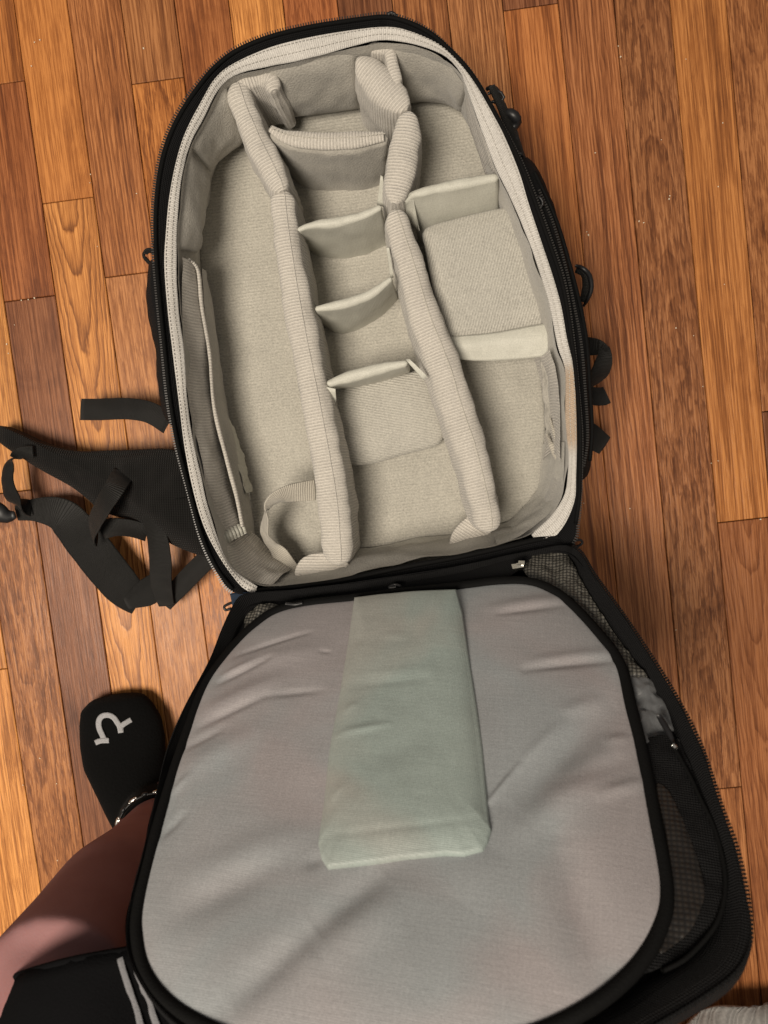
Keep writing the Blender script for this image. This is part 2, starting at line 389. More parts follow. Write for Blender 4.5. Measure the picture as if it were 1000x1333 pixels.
def slab(name, top, bot, th, mat, parent, n=70, rt=0.7, bulge=0.15, wr=0.0, ws=45, seed=0, endround=True, pinch=None, nh=10):
    """An upright padded slab: top path, bottom path, thickness; rounded top."""
    T = catmull(top, n); B = catmull(bot, n); W = lerp_list(th, n); Lt = [0]
    for i in range(1, n): Lt.append(Lt[-1]+(T[i]-T[i-1]).length)
    tot = Lt[-1]; sect = []
    for i in range(n):
        t = T[min(i+1, n-1)]-T[max(i-1, 0)]; t.z = 0; t.normalize(); s = V((t.y, -t.x, 0)); wd = W[i]/2
        e = 1.0
        if endround:
            dd = min(Lt[i], tot-Lt[i])/max(wd, 1e-5)
            e = math.sqrt(max(0.0, 1-(1-min(dd, 1))**2)); e = max(e, 0.06)
        up = T[i]-B[i]; loop = []
        rz = wd*rt
        for k in range(nh):                      # up the +s side
            h = k/nh; loop.append(B[i]+up*h*(1-rz/max(up.length, 1e-4)) + s*wd*e*(1+bulge*math.sin(math.pi*h)))
        for k in range(13):
            a = math.pi*k/12
            loop.append(T[i] - up.normalized()*rz + s*wd*e*math.cos(a) + V((0, 0, 1))*rz*math.sin(a)*(0.35+0.65*e))
        for k in range(nh-1, -1, -1):
            h = k/nh; loop.append(B[i]+up*h*(1-rz/max(up.length, 1e-4)) - s*wd*e*(1+bulge*math.sin(math.pi*h)))
        sect.append(loop)
    m = len(sect[0]); rows = [[sect[i][k] for i in range(n)] for k in range(m)]
    if wr:
        ns = surf_normals(rows)
        rows = [[rows[j][i] + ns[j][i]*wr*fbm(rows[j][i], ws, seed) for i in range(n)] for j in range(m)]
    v, f, uv = grid(rows)
    f.append(tuple(k*n for k in range(m))); f.append(tuple(k*n+n-1 for k in range(m))[::-1])
    return link(name, v, f, mat, parent, uv), rows[nh+7]

def pillow(name, outline, nrm, mat, parent, crown=0.004, edge=0.004, depth=0.01, n=110, rings=22, wr=0.0, ws=30, seed=0, disp=None, power=4, closedcurve=True, uvrot=0.0, center=None, under=0.9):
    O = catmull(outline, n, True) if closedcurve else outline
    nn = nrm.normalized(); c = center or sum(O, V((0, 0, 0)))/len(O); rows = []
    for k in range(rings+1):
        s = (k/rings)**0.8; s = max(s, 0.003)
        h = crown*(1-s**power); rows.append([c+(p-c)*s + nn*h for p in O])
    R = [(p-c) for p in O]
    for a in (25, 50, 75, 90):
        a = math.radians(a); rows.append([O[i]+R[i].normalized()*edge*math.sin(a) - nn*edge*(1-math.cos(a)) for i in range(len(O))])
    if depth > edge: rows.append([O[i]+R[i].normalized()*edge*under - nn*depth for i in range(len(O))])
    if wr or disp:
        for row in rows[:-1]:
            for i in range(len(row)):
                d = wr*fbm(row[i], ws, seed) if wr else 0
                if disp: d += disp(row[i])
                row[i] = row[i] + nn*d
    nr, nc = len(rows), len(rows[0]); verts = [p for r in rows for p in r]; faces = []
    for j in range(nr-1):
        for i in range(nc):
            faces.append((j*nc+i, (j+1)*nc+i, (j+1)*nc+(i+1) % nc, j*nc+(i+1) % nc))
    faces.append(tuple(range(nc)))
    # orientation check
    a, b_, c2 = verts[nc*3], verts[nc*4], verts[nc*4+1]
    if (b_-a).cross(c2-a).dot(nn) < 0: faces = [q[::-1] for q in faces]
    ax = nn.cross(V((0, 1, 0))).normalized() * -1; ay = nn.cross(ax)
    ca, sa = math.cos(uvrot), math.sin(uvrot)
    uv = [((v-c).dot(ax)*ca+(v-c).dot(ay)*sa, -(v-c).dot(ax)*sa+(v-c).dot(ay)*ca) for v in verts]
    return link(name, verts, faces, mat, parent, uv)

def ribbon(name, path, width, mat, parent, side=None, thick=0.0015, n=None, wr=0.0):
    """Flat webbing along a 3D path; side = direction of the width (per point or single)."""
    n = n or max(10, int(length(path)/0.005)); P = catmull(path, n); W = lerp_list(width, n)
    if isinstance(side, list): S = catmull(side, n)
    prof = [(-1, -.5), (-1, .5), (-.92, .55), (-.5, .8), (0, .95), (.5, .8), (.92, .55), (1, .5), (1, -.5), (.5, -.25), (0, -.1), (-.5, -.25)]
    rows = [[] for _ in prof]
    for i in range(n):
        t = (P[min(i+1, n-1)]-P[max(i-1, 0)]).normalized()
        s = (S[i] if isinstance(side, list) else (side or t.cross(V((0, 0, 1))))); s = (s - t*s.dot(t)).normalized(); u = s.cross(t).normalized()
        if u.z < 0: u = -u; s = -s
        w2 = W[i]/2; cup = 0.9 + 0.8*noise.noise(P[i]*22)
        for r, (a, b_) in zip(rows, prof): r.append(P[i]+s*a*w2+u*thick*((b_ if abs(a) > .9 else (0.5 if b_ > 0 else -0.5) + (1-a*a)*cup*0.9)) + u*0.0006*fbm(P[i]+s*a*w2, 90))
    v, f, uv = grid(rows, closed_v=True); m = len(prof)
    f.append(tuple(k*n for k in range(m))); f.append(tuple(k*n+n-1 for k in range(m))[::-1])
    f = [q[::-1] for q in f]
    o = link(name, v, f, mat, parent, uv, smooth=True)
    return o

def boxes(name, items, mat, parent, kind=None):
    """items: (centre, axis t, axis s, axis u, half sizes) joined in one mesh"""
    v = []; f = []
    for c, t, s, u, (a, b_, d) in items:
        k = len(v)
        for i in (-1, 1):
            for j in (-1, 1):
                for l in (-1, 1): v.append(c+t*a*i+s*b_*j+u*d*l)
        for q in ((0, 1, 3, 2), (4, 6, 7, 5), (0, 4, 5, 1), (2, 3, 7, 6), (0, 2, 6, 4), (1, 5, 7, 3)): f.append(tuple(k+x for x in q))
    o = link(name, v, f, mat, parent, smooth=False)
    if kind: o['kind'] = kind
    return o
def dashes(name, path, mat, parent, step=0.0032, ln=0.0011, wd=0.00032, up=V((0, 0, 1)), ht=0.0003, kind='stuff', closed=False, jit=0.0):
    L = length(path); n = max(4, int(L/step)); P = catmull(path, n, closed); it = []
    for i in range(n):
        t = (P[(i+1) % n]-P[i-1]) if closed else (P[min(i+1, n-1)]-P[max(i-1, 0)])
        if t.length < 1e-9: continue
        t = t.normalized(); s = t.cross(up).normalized(); u = s.cross(t)
        it.append((P[i]+s*random.uniform(-jit, jit), t, s, u, (ln, wd, ht)))
    return boxes(name, it, mat, parent, kind)

# ================================================================== FLOOR
U0, UW = -0.51812*H, 0.070757*H
ca, sa = math.cos(BANG), math.sin(BANG)
def uv2w(u, v): return V((ca*u - sa*v, sa*u + ca*v, 0))
def vof(px, py):
    p = at(px, py, 0); return -sa*p.x + ca*p.y
gz = -0.012
fl = link('floor', [uv2w(-3, -3)+V((0, 0, gz)), uv2w(3, -3)+V((0, 0, gz)), uv2w(3, 3)+V((0, 0, gz)), uv2w(-3, 3)+V((0, 0, gz))], [(0, 1, 2, 3)], 'gap', smooth=False)
fl['kind'] = 'structure'
GOLD = (0.58, 0.250, 0.072); ORG = (0.44, 0.165, 0.046); RED = (0.33, 0.115, 0.038); BRN = (0.34, 0.136, 0.050); DRK = (0.23, 0.092, 0.040)
TAN = (0.43, 0.185, 0.072); MID = (0.39, 0.155, 0.054)
# column: list of (py at which the board ENDS going down, colour, cathedral?, ring strength)
COLS = {
 -2: [((5, 871), GOLD, 0, .5), (None, GOLD, 0, .7)],
 -1: [((20, 640), GOLD, 1, .6), (None, MID, 2, .9)],
  0: [((8, 108), ORG, 0, .8), ((36, 389), RED, 0, .7), (None, DRK, 0, .5)],
  1: [((85, 261), ORG, 0, .35), (None, GOLD, 1, 1.35)],
  2: [((162, 358), MID, 0, 1.0), (None, TAN, 2, .45)],
  3: [((204, 105), BRN, 0, .8), (None, ORG, 2, .8)],
  4: [(None, RED, 0, .5)], 5: [(None, GOLD, 0, .6)], 6: [(None, RED, 2, .5)], 7: [(None, DRK, 0, .7)],
  8: [(None, BRN, 0, 1.0)], 9: [(None, TAN, 0, 1.0)],
  10: [((690, 9), DRK, 0, .7), (None, (0.39, 0.140, 0.045), 0, .7)],
  11: [(None, (0.34, 0.135, 0.050), 0, 1.0)],
  12: [((950, 1026), (0.29, 0.118, 0.047), 2, .9), (None, BRN, 0, .8)],
  13: [((968, 677), (0.43, 0.172, 0.050), 0, .55), (None, (0.28, 0.105, 0.038), 1, .9)],
  14: [((995, 536), BRN, 2, .7), (None, DRK, 0, .8)],
}
def board(n, v0, v1, colr, style, rs, rng):
    g = 0.00045; w2 = UW/2 - g; l2 = (v1-v0)/2 - g; b_ = 0.0007; t = 0.012
    vs = [V((sx*(w2-b_*k), sy*(l2-b_*k), z)) for (k, z) in ((0, -t), (0, -b_*0.8), (1, 0)) for sx, sy in ((-1, -1), (1, -1), (1, 1), (-1, 1))]
    # gently worn edge: raised by a hair of random cup
    fs = []
    for r in (0, 4):
        for i in range(4): fs.append((r+i, r+(i+1) % 4, r+4+(i+1) % 4, r+4+i))
    fs.append((8, 9, 10, 11))
    me = bpy.data.meshes.new('floorboard'); me.from_pydata([tuple(x) for x in vs], [], fs); me.materials.append(M['wood'])
    o = bpy.data.objects.new('floorboard', me); COL.objects.link(o); o.parent = fl
    o.location = uv2w(U0+UW*(n+0.5), (v0+v1)/2); o.location.z = rng.uniform(-0.0004, 0.0)
    o.rotation_euler = (0, rng.uniform(-0.004, 0.004), BANG)
    k = rng.uniform(0.92, 1.08)
    o.color = (colr[0]*k, colr[1]*k*rng.uniform(0.97, 1.03), colr[2]*k, 1)
    o['grain_seed'] = rng.uniform(0, 60)
    if style == 1: a, b2, c, wv = 0.0, 5200.0, -16.0, 2.2
    elif style == 2: a, b2, c, wv = rng.uniform(-60, 60), 3500.0, rng.choice((-1, 1))*9.0, 4.0
    else: a, b2, c, wv = rng.choice((-1, 1))*rng.uniform(190, 300), 0.0, rng.uniform(-2, 2), 4.5
    o['grain_a'] = a; o['grain_b'] = b2; o['grain_c'] = c; o['grain_w'] = wv; o['grain_o'] = rng.uniform(-0.006, 0.006)
    o['grain_f'] = 0.85 if style == 2 else rng.choice((0.0, 0.15, 0.3)); o['grain_k'] = 0.45 if style == 1 else min(1.0, 0.5+0.6*rs); o['grain_r'] = rs; o['grain_s'] = rng.uniform(0.2, 1.0)
    return o
rng = random.Random(11)
PAL = [GOLD, ORG, RED, BRN, DRK, TAN, MID]
VT, VB = 1.2, -1.2
for n in range(-8, 24):
    spec = COLS.get(n)
    if spec is None:
        spec = []; v = VT; cuts = []
        while v > VB:
            v2 = max(VB, v - rng.uniform(0.35, 1.0)); 
            board(n, v2, v, rng.choice(PAL), rng.choice((0, 0, 1, 2)), rng.uniform(0.5, 1), rng); v = v2
        continue
    v = VT
    for i, (pos, c, s, rs) in enumerate(spec):
        v2 = VB if pos is None else vof(*pos)
        if i == 0 and v - v2 > 1.0 and pos is not None:
            vm = max(v2+0.75, 0.66); board(n, vm, v, rng.choice(PAL), 0, .7, rng); v = vm
        board(n, v2, v, c, s, rs, rng); v = v2
# crumbs in the joints
it = []
for (x, y) in [(117, 238), (127, 321), (118, 227), (178, 252), (775, 199), (861, 182), (871, 259), (764, 302), (766, 306), (935, 243), (893, 77), (805, 60), (943, 370), (808, 74),
               (838, 290), (941, 160), (903, 437), (926, 603), (872, 255), (11, 643), (30, 1022), (52, 987), (75, 1120), (9, 448), (11, 460), (19, 423), (832, 288), (45, 55), (52, 52), (41, 86),
               (935, 600), (880, 427), (37, 390), (45, 388), (28, 391), (113, 1124), (187, 63), (760, 655), (820, 662), (74, 1020), (915, 503), (990, 676), (880, 820)]:
    p = at(x, y, 0.0006); a = random.uniform(0, 3); t = V((math.cos(a), math.sin(a), 0)); s = V((-t.y, t.x, 0)); r = random.uniform(0.0004, 0.0008)
    it.append((p, t, s, V((0, 0, 1)), (r, r*0.7, r*0.6)))
cr = boxes('floor_crumbs', it, 'crumb', None, 'stuff'); cr['label'] = 'pale crumbs and dust specks scattered on the oak floorboards and in their joints'; cr['category'] = 'crumbs'

# ================================================================== BACKPACK
BP = thing('camera_backpack', at(500, 400, 0), 'open black camera backpack with pale grey padded compartments lying on the wooden floor', 'backpack')
ZR, ZF = 0.190, 0.090
stain(M['bind'], at(744, 530, ZR) - at(500, 400, 0), 0.042, (0.75, 0.55, 0.38))
UPV = V((0, 0, 1))
# outlines, clockwise from the top, in the photograph's pixels (each at its own height)
TEETH = [(508,21),(556,40),(592,72),(616,100),(640,140),(664,184),(680,216),(696,256),(716,312),(734,368),(744,430),(751,500),(756,560),(756,610),(755,645),(752,680),(744,708),
         (700,722),(600,738),(500,752),(400,766),(345,775),(302,770),(280,740),(262,700),(246,640),(230,580),(219,520),(212,450),(206,390),(201,330),(200,280),(204,232),(214,188),(232,148),(260,108),(296,72),(340,50),(396,35),(460,25)]
BOUT = [(504,35),(532,40),(568,56),(592,76),(616,104),(640,144),(658,180),(676,224),(688,264),(704,312),(720,360),(731,400),(738,440),(747,480),(750,532),(751,580),(750,620),(748,652),(733,686),(712,702),
        (640,716),(560,730),(450,754),(350,772),(320,768),(296,740),(276,708),(262,676),(250,632),(240,580),(234,532),(224,452),(218,400),(214,344),(216,304),(220,260),(228,216),(240,176),(260,136),(288,94),(340,66),(396,50),(460,39)]
BIN = [(500,52),(528,56),(556,63),(580,74),(600,96),(608,116),(624,160),(644,216),(668,264),(684,304),(700,348),(716,400),(726,452),(736,484),(736,540),(740,604),(736,640),(720,668),(700,688),(678,703),
       (600,720),(520,735),(440,753),(385,762),(345,766),(328,758),(300,736),(278,684),(262,620),(246,540),(240,460),(232,400),(230,320),(234,260),(240,216),(246,192),(266,152),(294,106),(340,88),(404,76),(460,60)]
FL = [(500,136),(536,132),(575,135),(604,148),(620,180),(634,222),(655,290),(676,360),(694,430),(700,480),(706,540),(705,620),(694,656),(668,681),(588,693),(530,702),(464,713),(410,728),(350,738),(322,715),(308,660),(292,590),(280,520),(270,440),(264,370),(264,304),(272,260),(282,222),(308,184),(368,154),(430,146)]
NB = 220
def radial(outline, z, ref):
    C0 = at(490, 400, z); P = catmull(pts(outline, z), 900, True); c = C0
    ang = [(math.atan2((p-c).y, (p-c).x), p) for p in P]; out = []
    ang.sort(key=lambda t: t[0]); import bisect
    keys = [a for a, _ in ang]
    for th in ref:
        i = bisect.bisect(keys, th); a1, p1 = ang[i-1]; a2, p2 = ang[i % len(ang)]
        da = (a2-a1) % (2*math.pi); f = ((th-a1) % (2*math.pi))/da if da > 1e-9 else 0
        out.append(p1.lerp(p2, min(f, 1)))
    return out
_c = at(490, 400, ZR); _P = catmull(pts(BOUT, ZR), NB, True)
REF = [math.atan2((p-_c).y, (p-_c).x) for p in _P]
tO = radial(TEETH, ZR, REF); bO = radial(BOUT, ZR, REF)
def wavy(p, s, a, seed=0): return noise.noise(V((p.x*s+seed, p.y*s, seed)))*a
bI = [p + V((0, 0, wavy(p, 45, 0.0024))) for p in radial(BIN, ZR-0.004, REF)]
fI = radial(FL, ZF, REF)
cen = at(490, 400, ZR)
def outw(i): d = tO[i]-cen; d.z = 0; return d.normalized()
# shell: outer wall of the main body
rows = []
for dz, dr in ((-0.001, -0.001), (-0.012, 0.000), (-0.03, -0.004), (-0.07, -0.008), (-0.11, -0.014), (-0.15, -0.022), (-0.178, -0.036), (-0.187, -0.06)):
    r = []
    for i in range(NB):
        o_ = outw(i); p = tO[i] + o_*(dr + 0.002*fbm(tO[i]+V((0, 0, dz*2)), 14)) + V((0, 0, dz))
        need = (fI[i]-p).dot(o_) + 0.016
        r.append(p + o_*max(0.0, need)*min(1.0, max(0.0, -dz/0.085)))
    rows.append(r)
v, f, uv = grid(rows, closed_u=True); f.append(tuple(range(7*NB, 8*NB)))
link('shell', v, f, 'black', BP, uv)
# zipper tape between the teeth and the light binding
rows = [[tO[i]+outw(i)*0.0005+V((0, 0, -0.004)) for i in range(NB)], [tO[i]+V((0, 0, 0.0005)) for i in range(NB)], [tO[i].lerp(bO[i], 0.35)+V((0, 0, 0.0015)) for i in range(NB)], [tO[i].lerp(bO[i], 0.6)+V((0, 0, -0.002)) for i in range(NB)], [bO[i]+V((0, 0, -0.003)) for i in range(NB)]]
v, f, uv = grid(rows, closed_u=True); link('zipper_tape', v, [q[::-1] for q in f], 'black', BP, uv)
# teeth (open chain, not along the hinge)
def chain(idx_from, idx_to, P): 
    return [P[i % NB] for i in range(idx_from, idx_to)]
def nearest(P, q): return min(range(len(P)), key=lambda i: (P[i]-q).length)
iR = nearest(tO, at(746, 706, ZR)); iL = nearest(tO, at(300, 768, ZR))
order = [ (iL + k) % NB for k in range(NB) ]
# walk from iL over the top to iR in whichever direction passes the top
iT = nearest(tO, at(508, 21, ZR))
def walk(a, b, via):
    for st in (1, -1):
        l = []; i = a
        while True:
            l.append(i)
            if i == b: break
            i = (i+st) % NB
        if via in l: return l
W_ = walk(iL, iR, iT)
zp = [tO[i]+V((0, 0, 0.0022)) for i in W_]
def teeth(name, path, parent, up=UPV, step=0.0021, mat='tooth', sz=(0.0005, 0.0014, 0.0007)):
    n = int(length(path)/step); P = catmull(path, n); itn = []
    for i in range(n):
        t = (P[min(i+1, n-1)]-P[max(i-1, 0)]).normalized(); s = t.cross(up).normalized(); u = s.cross(t)
        itn.append((P[i], t, s, u, sz))
    return boxes(name, itn, mat, parent, 'stuff')
teeth('zipper_teeth', zp, BP)
tube('zipper_cord', [tO[i].lerp(bO[i], 0.22)+V((0, 0, 0.0016)) for i in W_][::3], 0.0018, 'blackp', BP, n=260, m=8)
# light binding band
W2 = walk(nearest(bO, at(330, 771, ZR)), nearest(bO, at(700, 706, ZR)), nearest(bO, at(504, 35, ZR)))
rows = []
for k in range(9):
    f_ = k/8; r = []
    for i in W2:
        p = bO[i].lerp(bI[i], f_); p = p + V((0, 0, 0.0012*math.sin(math.pi*min(1, f_*1.1)) + 0.0012*noise.noise(p*60)*f_)); r.append(p)
    rows.append(r)
rows.append([bI[i] + V((0, 0, -0.0035)) + outw(i)*0.002 for i in W2])
v, f, uv = grid(rows); bind = link('rim_binding', v, f, 'bind', BP, uv)
bind['label'] = 'pale grey woven binding around the opening'
for fr_ in (0.16, 0.62):
    dashes('stitching', [rows[0][k].lerp(rows[8][k], fr_)+V((0, 0, 0.0019 if fr_ < .5 else 0.0017)) for k in range(0, len(W2), 2)], 'threadd', bind, step=0.0030, ln=0.0008, wd=0.00028)
# wall lining from the binding down to the floor of the compartment
rows = []
for k in range(15):
    f_ = k/14; r = []
    for i in range(NB):
        p = (bI[i]+V((0, 0, -0.002))).lerp(fI[i]+V((0, 0, -0.014)), f_); p = p + outw(i)*(0.006*min(1, f_*5) - 0.008*math.sin(math.pi*f_) + 0.003*fbm(p, 22))
        r.append(p)
    rows.append(r)
v, f, uv = grid(rows, closed_u=True); link('wall_lining', v, f, 'felt', BP, uv)
# padded back panel (floor of the compartment)
cushion = [p*1.0 for p in fI]
pillow('back_panel', [p+V((0, 0, 0.0)) for p in cushion], UPV, 'floorf', BP, crown=0.0015, edge=0.004, depth=0.012, rings=40, wr=0.0025, ws=16, closedcurve=False, power=8, uvrot=0.12)
# shallow seams that split the back panel in three
for a in ([(352, 270), (372, 330), (392, 420), (412, 540), (424, 640), (432, 730)],):
    pass

# --- the wall pads, upper left / top / right
def wallpad(name, top, bot, zt, zb, mat='felt', bulge=0.012, wr=0.004, seed=0, ws=26):
    T = catmull(pts(top, zt), 40); B = catmull(pts(bot, zb), 40); rows = []
    c = at(490, 400, 0.14)
    for k in range(16):
        f_ = k/15; r = []
        for i in range(40):
            p = T[i].lerp(B[i], f_); d = c-p; d.z = 0; d.normalize(); e = min(i, 39-i)/5.0; e = math.sqrt(1-(1-min(e, 1))**2)
            p = p + d*(bulge*math.sin(math.pi*min(f_*1.02, 1))**0.6*e + wr*fbm(p, ws, seed)*math.sin(math.pi*f_)); r.append(p)
        rows.append(r)
    v, f, uv = grid(rows); return link(name, v, f, mat, BP, uv)
wallpad('wall_pad', [(293, 106), (278, 128), (262, 158), (247, 190)], [(316, 186), (300, 196), (282, 208), (264, 226)], ZR-0.010, ZF+0.012, seed=1)
wallpad('wall_pad', [(246, 196), (238, 225), (234, 262), (231, 325)], [(272, 226), (266, 250), (262, 285), (252, 330)], ZR-0.011, ZF+0.016, seed=2)
wallpad('wall_pad', [(345, 88), (380, 82), (420, 74), (465, 60)], [(362, 156), (395, 151), (430, 147), (470, 141)], ZR-0.011, ZF+0.010, seed=3, bulge=0.009)
wallpad('wall_pad', [(508, 56), (540, 60), (576, 76), (606, 112)], [(530, 134), (555, 133), (582, 136), (608, 148)], ZR-0.011, ZF+0.008, seed=4, bulge=0.009)
wallpad('wall_pad', [(608, 114), (620, 150), (632, 184), (652, 226)], [(606, 150), (618, 182), (630, 214), (640, 236)], ZR-0.012, ZF+0.008, mat='rib', seed=5, bulge=0.005)

# --- long padded dividers
ZT = 0.172
def divider(label, top, bot, zt, zb, th, mat='rib', seam=None, **k):
    o, T = slab('divider', [at(x, y, zt) for x, y in top] if not hasattr(zt, '__len__') else [at(x, y, z) for (x, y), z in zip(top, zt)],
                [at(x, y, zb) for x, y in bot], th, mat, BP, **k)
    if label: o['label'] = label
    return o, T
# left: upper piece
TL1 = [(306, 106), (316, 138), (332, 176), (350, 212), (368, 248)]
def drop(path, zt, zb, dx=0, dy=0):
    """plan position kept: pixel path at zt dropped to zb"""
    out = []
    for x, y in path:
        p = at(x, y, zt); out.append(V((p.x+dx, p.y+dy, zb)))
    return out
def upright(label, path, zt, zb, th, mat='rib', lean=(0, 0), **k):
    Z = zt if hasattr(zt, '__len__') else [zt]*len(path)
    top = [at(x, y, z) for (x, y), z in zip(path, Z)]
    bot = [V((p.x+lean[0], p.y+lean[1], zb)) for p in top]
    o, T = slab('divider', top, bot, th, mat, BP, **k)
    if label: o['label'] = label
    return o, T
dl1, T1 = upright('upper short piece of the left ribbed divider', TL1, 0.176, ZF-0.002, [0.019, 0.022, 0.023, 0.022, 0.017], wr=0.0025)
TL2 = [(366, 244), (370, 290), (380, 360), (394, 440), (410, 520), (425, 600), (434, 660), (440, 738)]
dl2, T2 = upright('long ribbed left divider with a stitched centre seam', TL2, [0.172]*7+[0.165], ZF-0.002, [0.020, 0.023, 0.025, 0.026, 0.026, 0.027, 0.028, 0.028], wr=0.002, n=130)
def seam_on(parent, crest, mat='threadd'):
    P = crest[2:-2]
    tube('seam', [p+V((0, 0, -0.0001)) for p in P], 0.0005, 'rib', parent, n=160, m=6)
    dashes('stitching', [p+V((0, 0, 0.0005)) for p in P], mat, parent, step=0.0028)
seam_on(dl2, T2)
seam_on(dl1, T1)
# curl at the top of the left divider, against the top wall
cu, _ = upright('curled end of the left divider against the top wall', [(308, 108), (322, 103), (336, 99), (350, 102), (356, 116)], 0.174, ZF+0.02, 0.012, lean=(0.006, -0.004), wr=0.002, rt=0.8)
# right: three pieces
dr1, _ = upright('short fat ribbed end piece of the right divider', [(464, 72), (480, 88), (498, 106), (516, 124), (530, 140)], 0.177, ZF+0.003, [0.020, 0.026, 0.029, 0.026, 0.015], lean=(0.002, 0.0), wr=0.002, bulge=0.1)
wd_, _ = upright('ribbed pad folded behind the end of the right divider', [(480, 60), (492, 60), (506, 64), (512, 84), (518, 108)], 0.176, ZF+0.01, 0.010, wr=0.001)
dr2, _ = upright('middle piece of the right ribbed divider', [(534, 142), (530, 170), (524, 205), (518, 235), (513, 264)], 0.177, ZF-0.002, [0.013, 0.024, 0.026, 0.025, 0.017], wr=0.002)
TR3 = [(512, 270), (522, 305), (538, 355), (554, 410), (575, 465), (596, 530), (618, 600), (632, 655), (638, 694)]
dr3, T3 = upright('long ribbed right divider', TR3, 0.172, ZF-0.002, [0.018, 0.022, 0.025, 0.028, 0.029, 0.029, 0.028, 0.026, 0.022], wr=0.002, n=130)
seam_on(dr3, T3, 'thread')

# feet of the two dividers folded on the bottom wall
def flatpad(name, outline, z, mat, parent, depth=0.006, crown=0.0015, edge=0.0018, uvrot=0, wr=0.001, tilt=None, **k):
    Z = z if hasattr(z, '__len__') else [z]*len(outline)
    P = [at(x, y, zz) for (x, y), zz in zip(outline, Z)]
    n = UPV
    return pillow(name, P, n, mat, parent, crown=crown, edge=edge, depth=depth, wr=wr, rings=10, n=70, uvrot=uvrot, **k)
ft = flatpad('divider_foot', [(386, 744), (396, 728), (418, 722), (440, 726), (452, 738), (440, 750), (412, 753), (392, 753)], [0.150]*8, 'rib', BP, uvrot=1.57)
dashes('stitching', pts([(390, 749), (415, 750), (438, 746), (450, 738)], 0.1525), 'thread', ft)
ft = flatpad('divider_foot', [(588, 706), (592, 694), (604, 680), (618, 672), (634, 690), (640, 704), (616, 710), (590, 713)], [0.135]*8, 'rib', BP, uvrot=1.0)
dashes('stitching', pts([(592, 709), (616, 706), (636, 702)], 0.1375), 'thread', ft)

# --- cross dividers
def cross(label, top, bot, zt, zb, th, mat='satin', wr=0.001, rt=0.9, ridge=True, tabs=(), **k):
    o, T = slab('divider', [at(x, y, zt) for x, y in top], [at(x, y, zb) for x, y in bot], th, mat, BP, n=60, rt=rt, bulge=k.pop('bulge', 0.1), wr=wr, **k)
    o['label'] = label
    for t in tabs:
        (a, b_, c, d) = t[:4]; za, zc = (t[4], t[5]) if len(t) > 4 else (zt, zt-0.02)
        sheet('tab', [[at(*a, za), at(*b_, za)], [at(*d, zc), at(*c, zc)]], 'satin', o, nu=8, nv=6, wr=0.0012, thick=0.001)
    return o
c1 = cross('thick felt cross divider with a ribbed stitched top', [(350, 168), (375, 180), (420, 185), (465, 183), (506, 178)], [(384, 226), (410, 236), (440, 237), (470, 236), (502, 231)], 0.170, ZF, [0.010, 0.016, 0.017, 0.017, 0.012], mat='felt', wr=0.0015, rt=0.6)
# ribbed cap on its top
cp = catmull(pts([(352, 167), (375, 179), (420, 184), (465, 182), (505, 177)], 0.1712), 30)
tube('divider_cap', cp[::2], [0.003, 0.0068, 0.0072, 0.0072, 0.004], 'rib', c1, n=60, m=14, flat=0.55)
dashes('stitching', pts([(356, 168), (380, 176), (420, 180), (465, 178), (500, 174)], 0.1752), 'thread', c1)
cross('first satin cross divider below the felt one', [(387, 300), (410, 291), (440, 287), (470, 279), (497, 268)], [(396, 318), (412, 328), (440, 331), (470, 327), (505, 315)], 0.168, ZF+0.001, [0.0045, 0.0075, 0.009, 0.0075, 0.005],
      tabs=[((375, 261), (379, 262), (390, 296), (385, 298)), ((496, 228), (499, 230), (500, 268), (491, 266))])
cross('second satin cross divider, bowed towards the bottom', [(410, 402), (430, 398), (455, 392), (485, 380), (510, 361)], [(418, 420), (436, 430), (455, 428), (485, 413), (518, 386)], 0.166, ZF+0.001, [0.0045, 0.007, 0.0085, 0.0075, 0.0045],
      tabs=[((394, 371), (399, 372), (412, 400), (408, 404)), ((503, 322), (507, 322), (512, 360), (508, 362))])
cross('third satin cross divider standing over the small pad', [(425, 500), (445, 493), (475, 485), (505, 477), (531, 472)], [(430, 505), (448, 500), (475, 495), (508, 488), (535, 482)], 0.170, ZF+0.004, [0.006, 0.0105, 0.0115, 0.010, 0.006],
      tabs=[((424, 503), (437, 506), (438, 535), (427, 538), 0.166, 0.145), ((528, 468), (533, 467), (556, 490), (551, 495), 0.170, 0.168)])
d5 = cross('satin cross divider in the right compartment', [(528, 256), (545, 248), (580, 240), (615, 233), (648, 229)], [(545, 312), (560, 318), (590, 312), (620, 304), (652, 296)], 0.168, ZF+0.002, [0.006, 0.009, 0.009, 0.009, 0.007],
      tabs=[((526, 262), (536, 250), (546, 300), (531, 285), 0.168, 0.14)])
# horizontal pleats of that divider
for k in range(3):
    f_ = 0.25+0.2*k
    a = [(549, 258), (580, 250), (615, 243), (648, 237)]; b_ = [(556, 316), (588, 308), (620, 298), (650, 288)]
    tube('pleat', [at(p[0]*(1-f_)+q[0]*f_, p[1]*(1-f_)+q[1]*f_, 0.160*(1-f_)+0.100*f_) for p, q in zip(a, b_)], 0.0007, 'satin', d5, m=6)

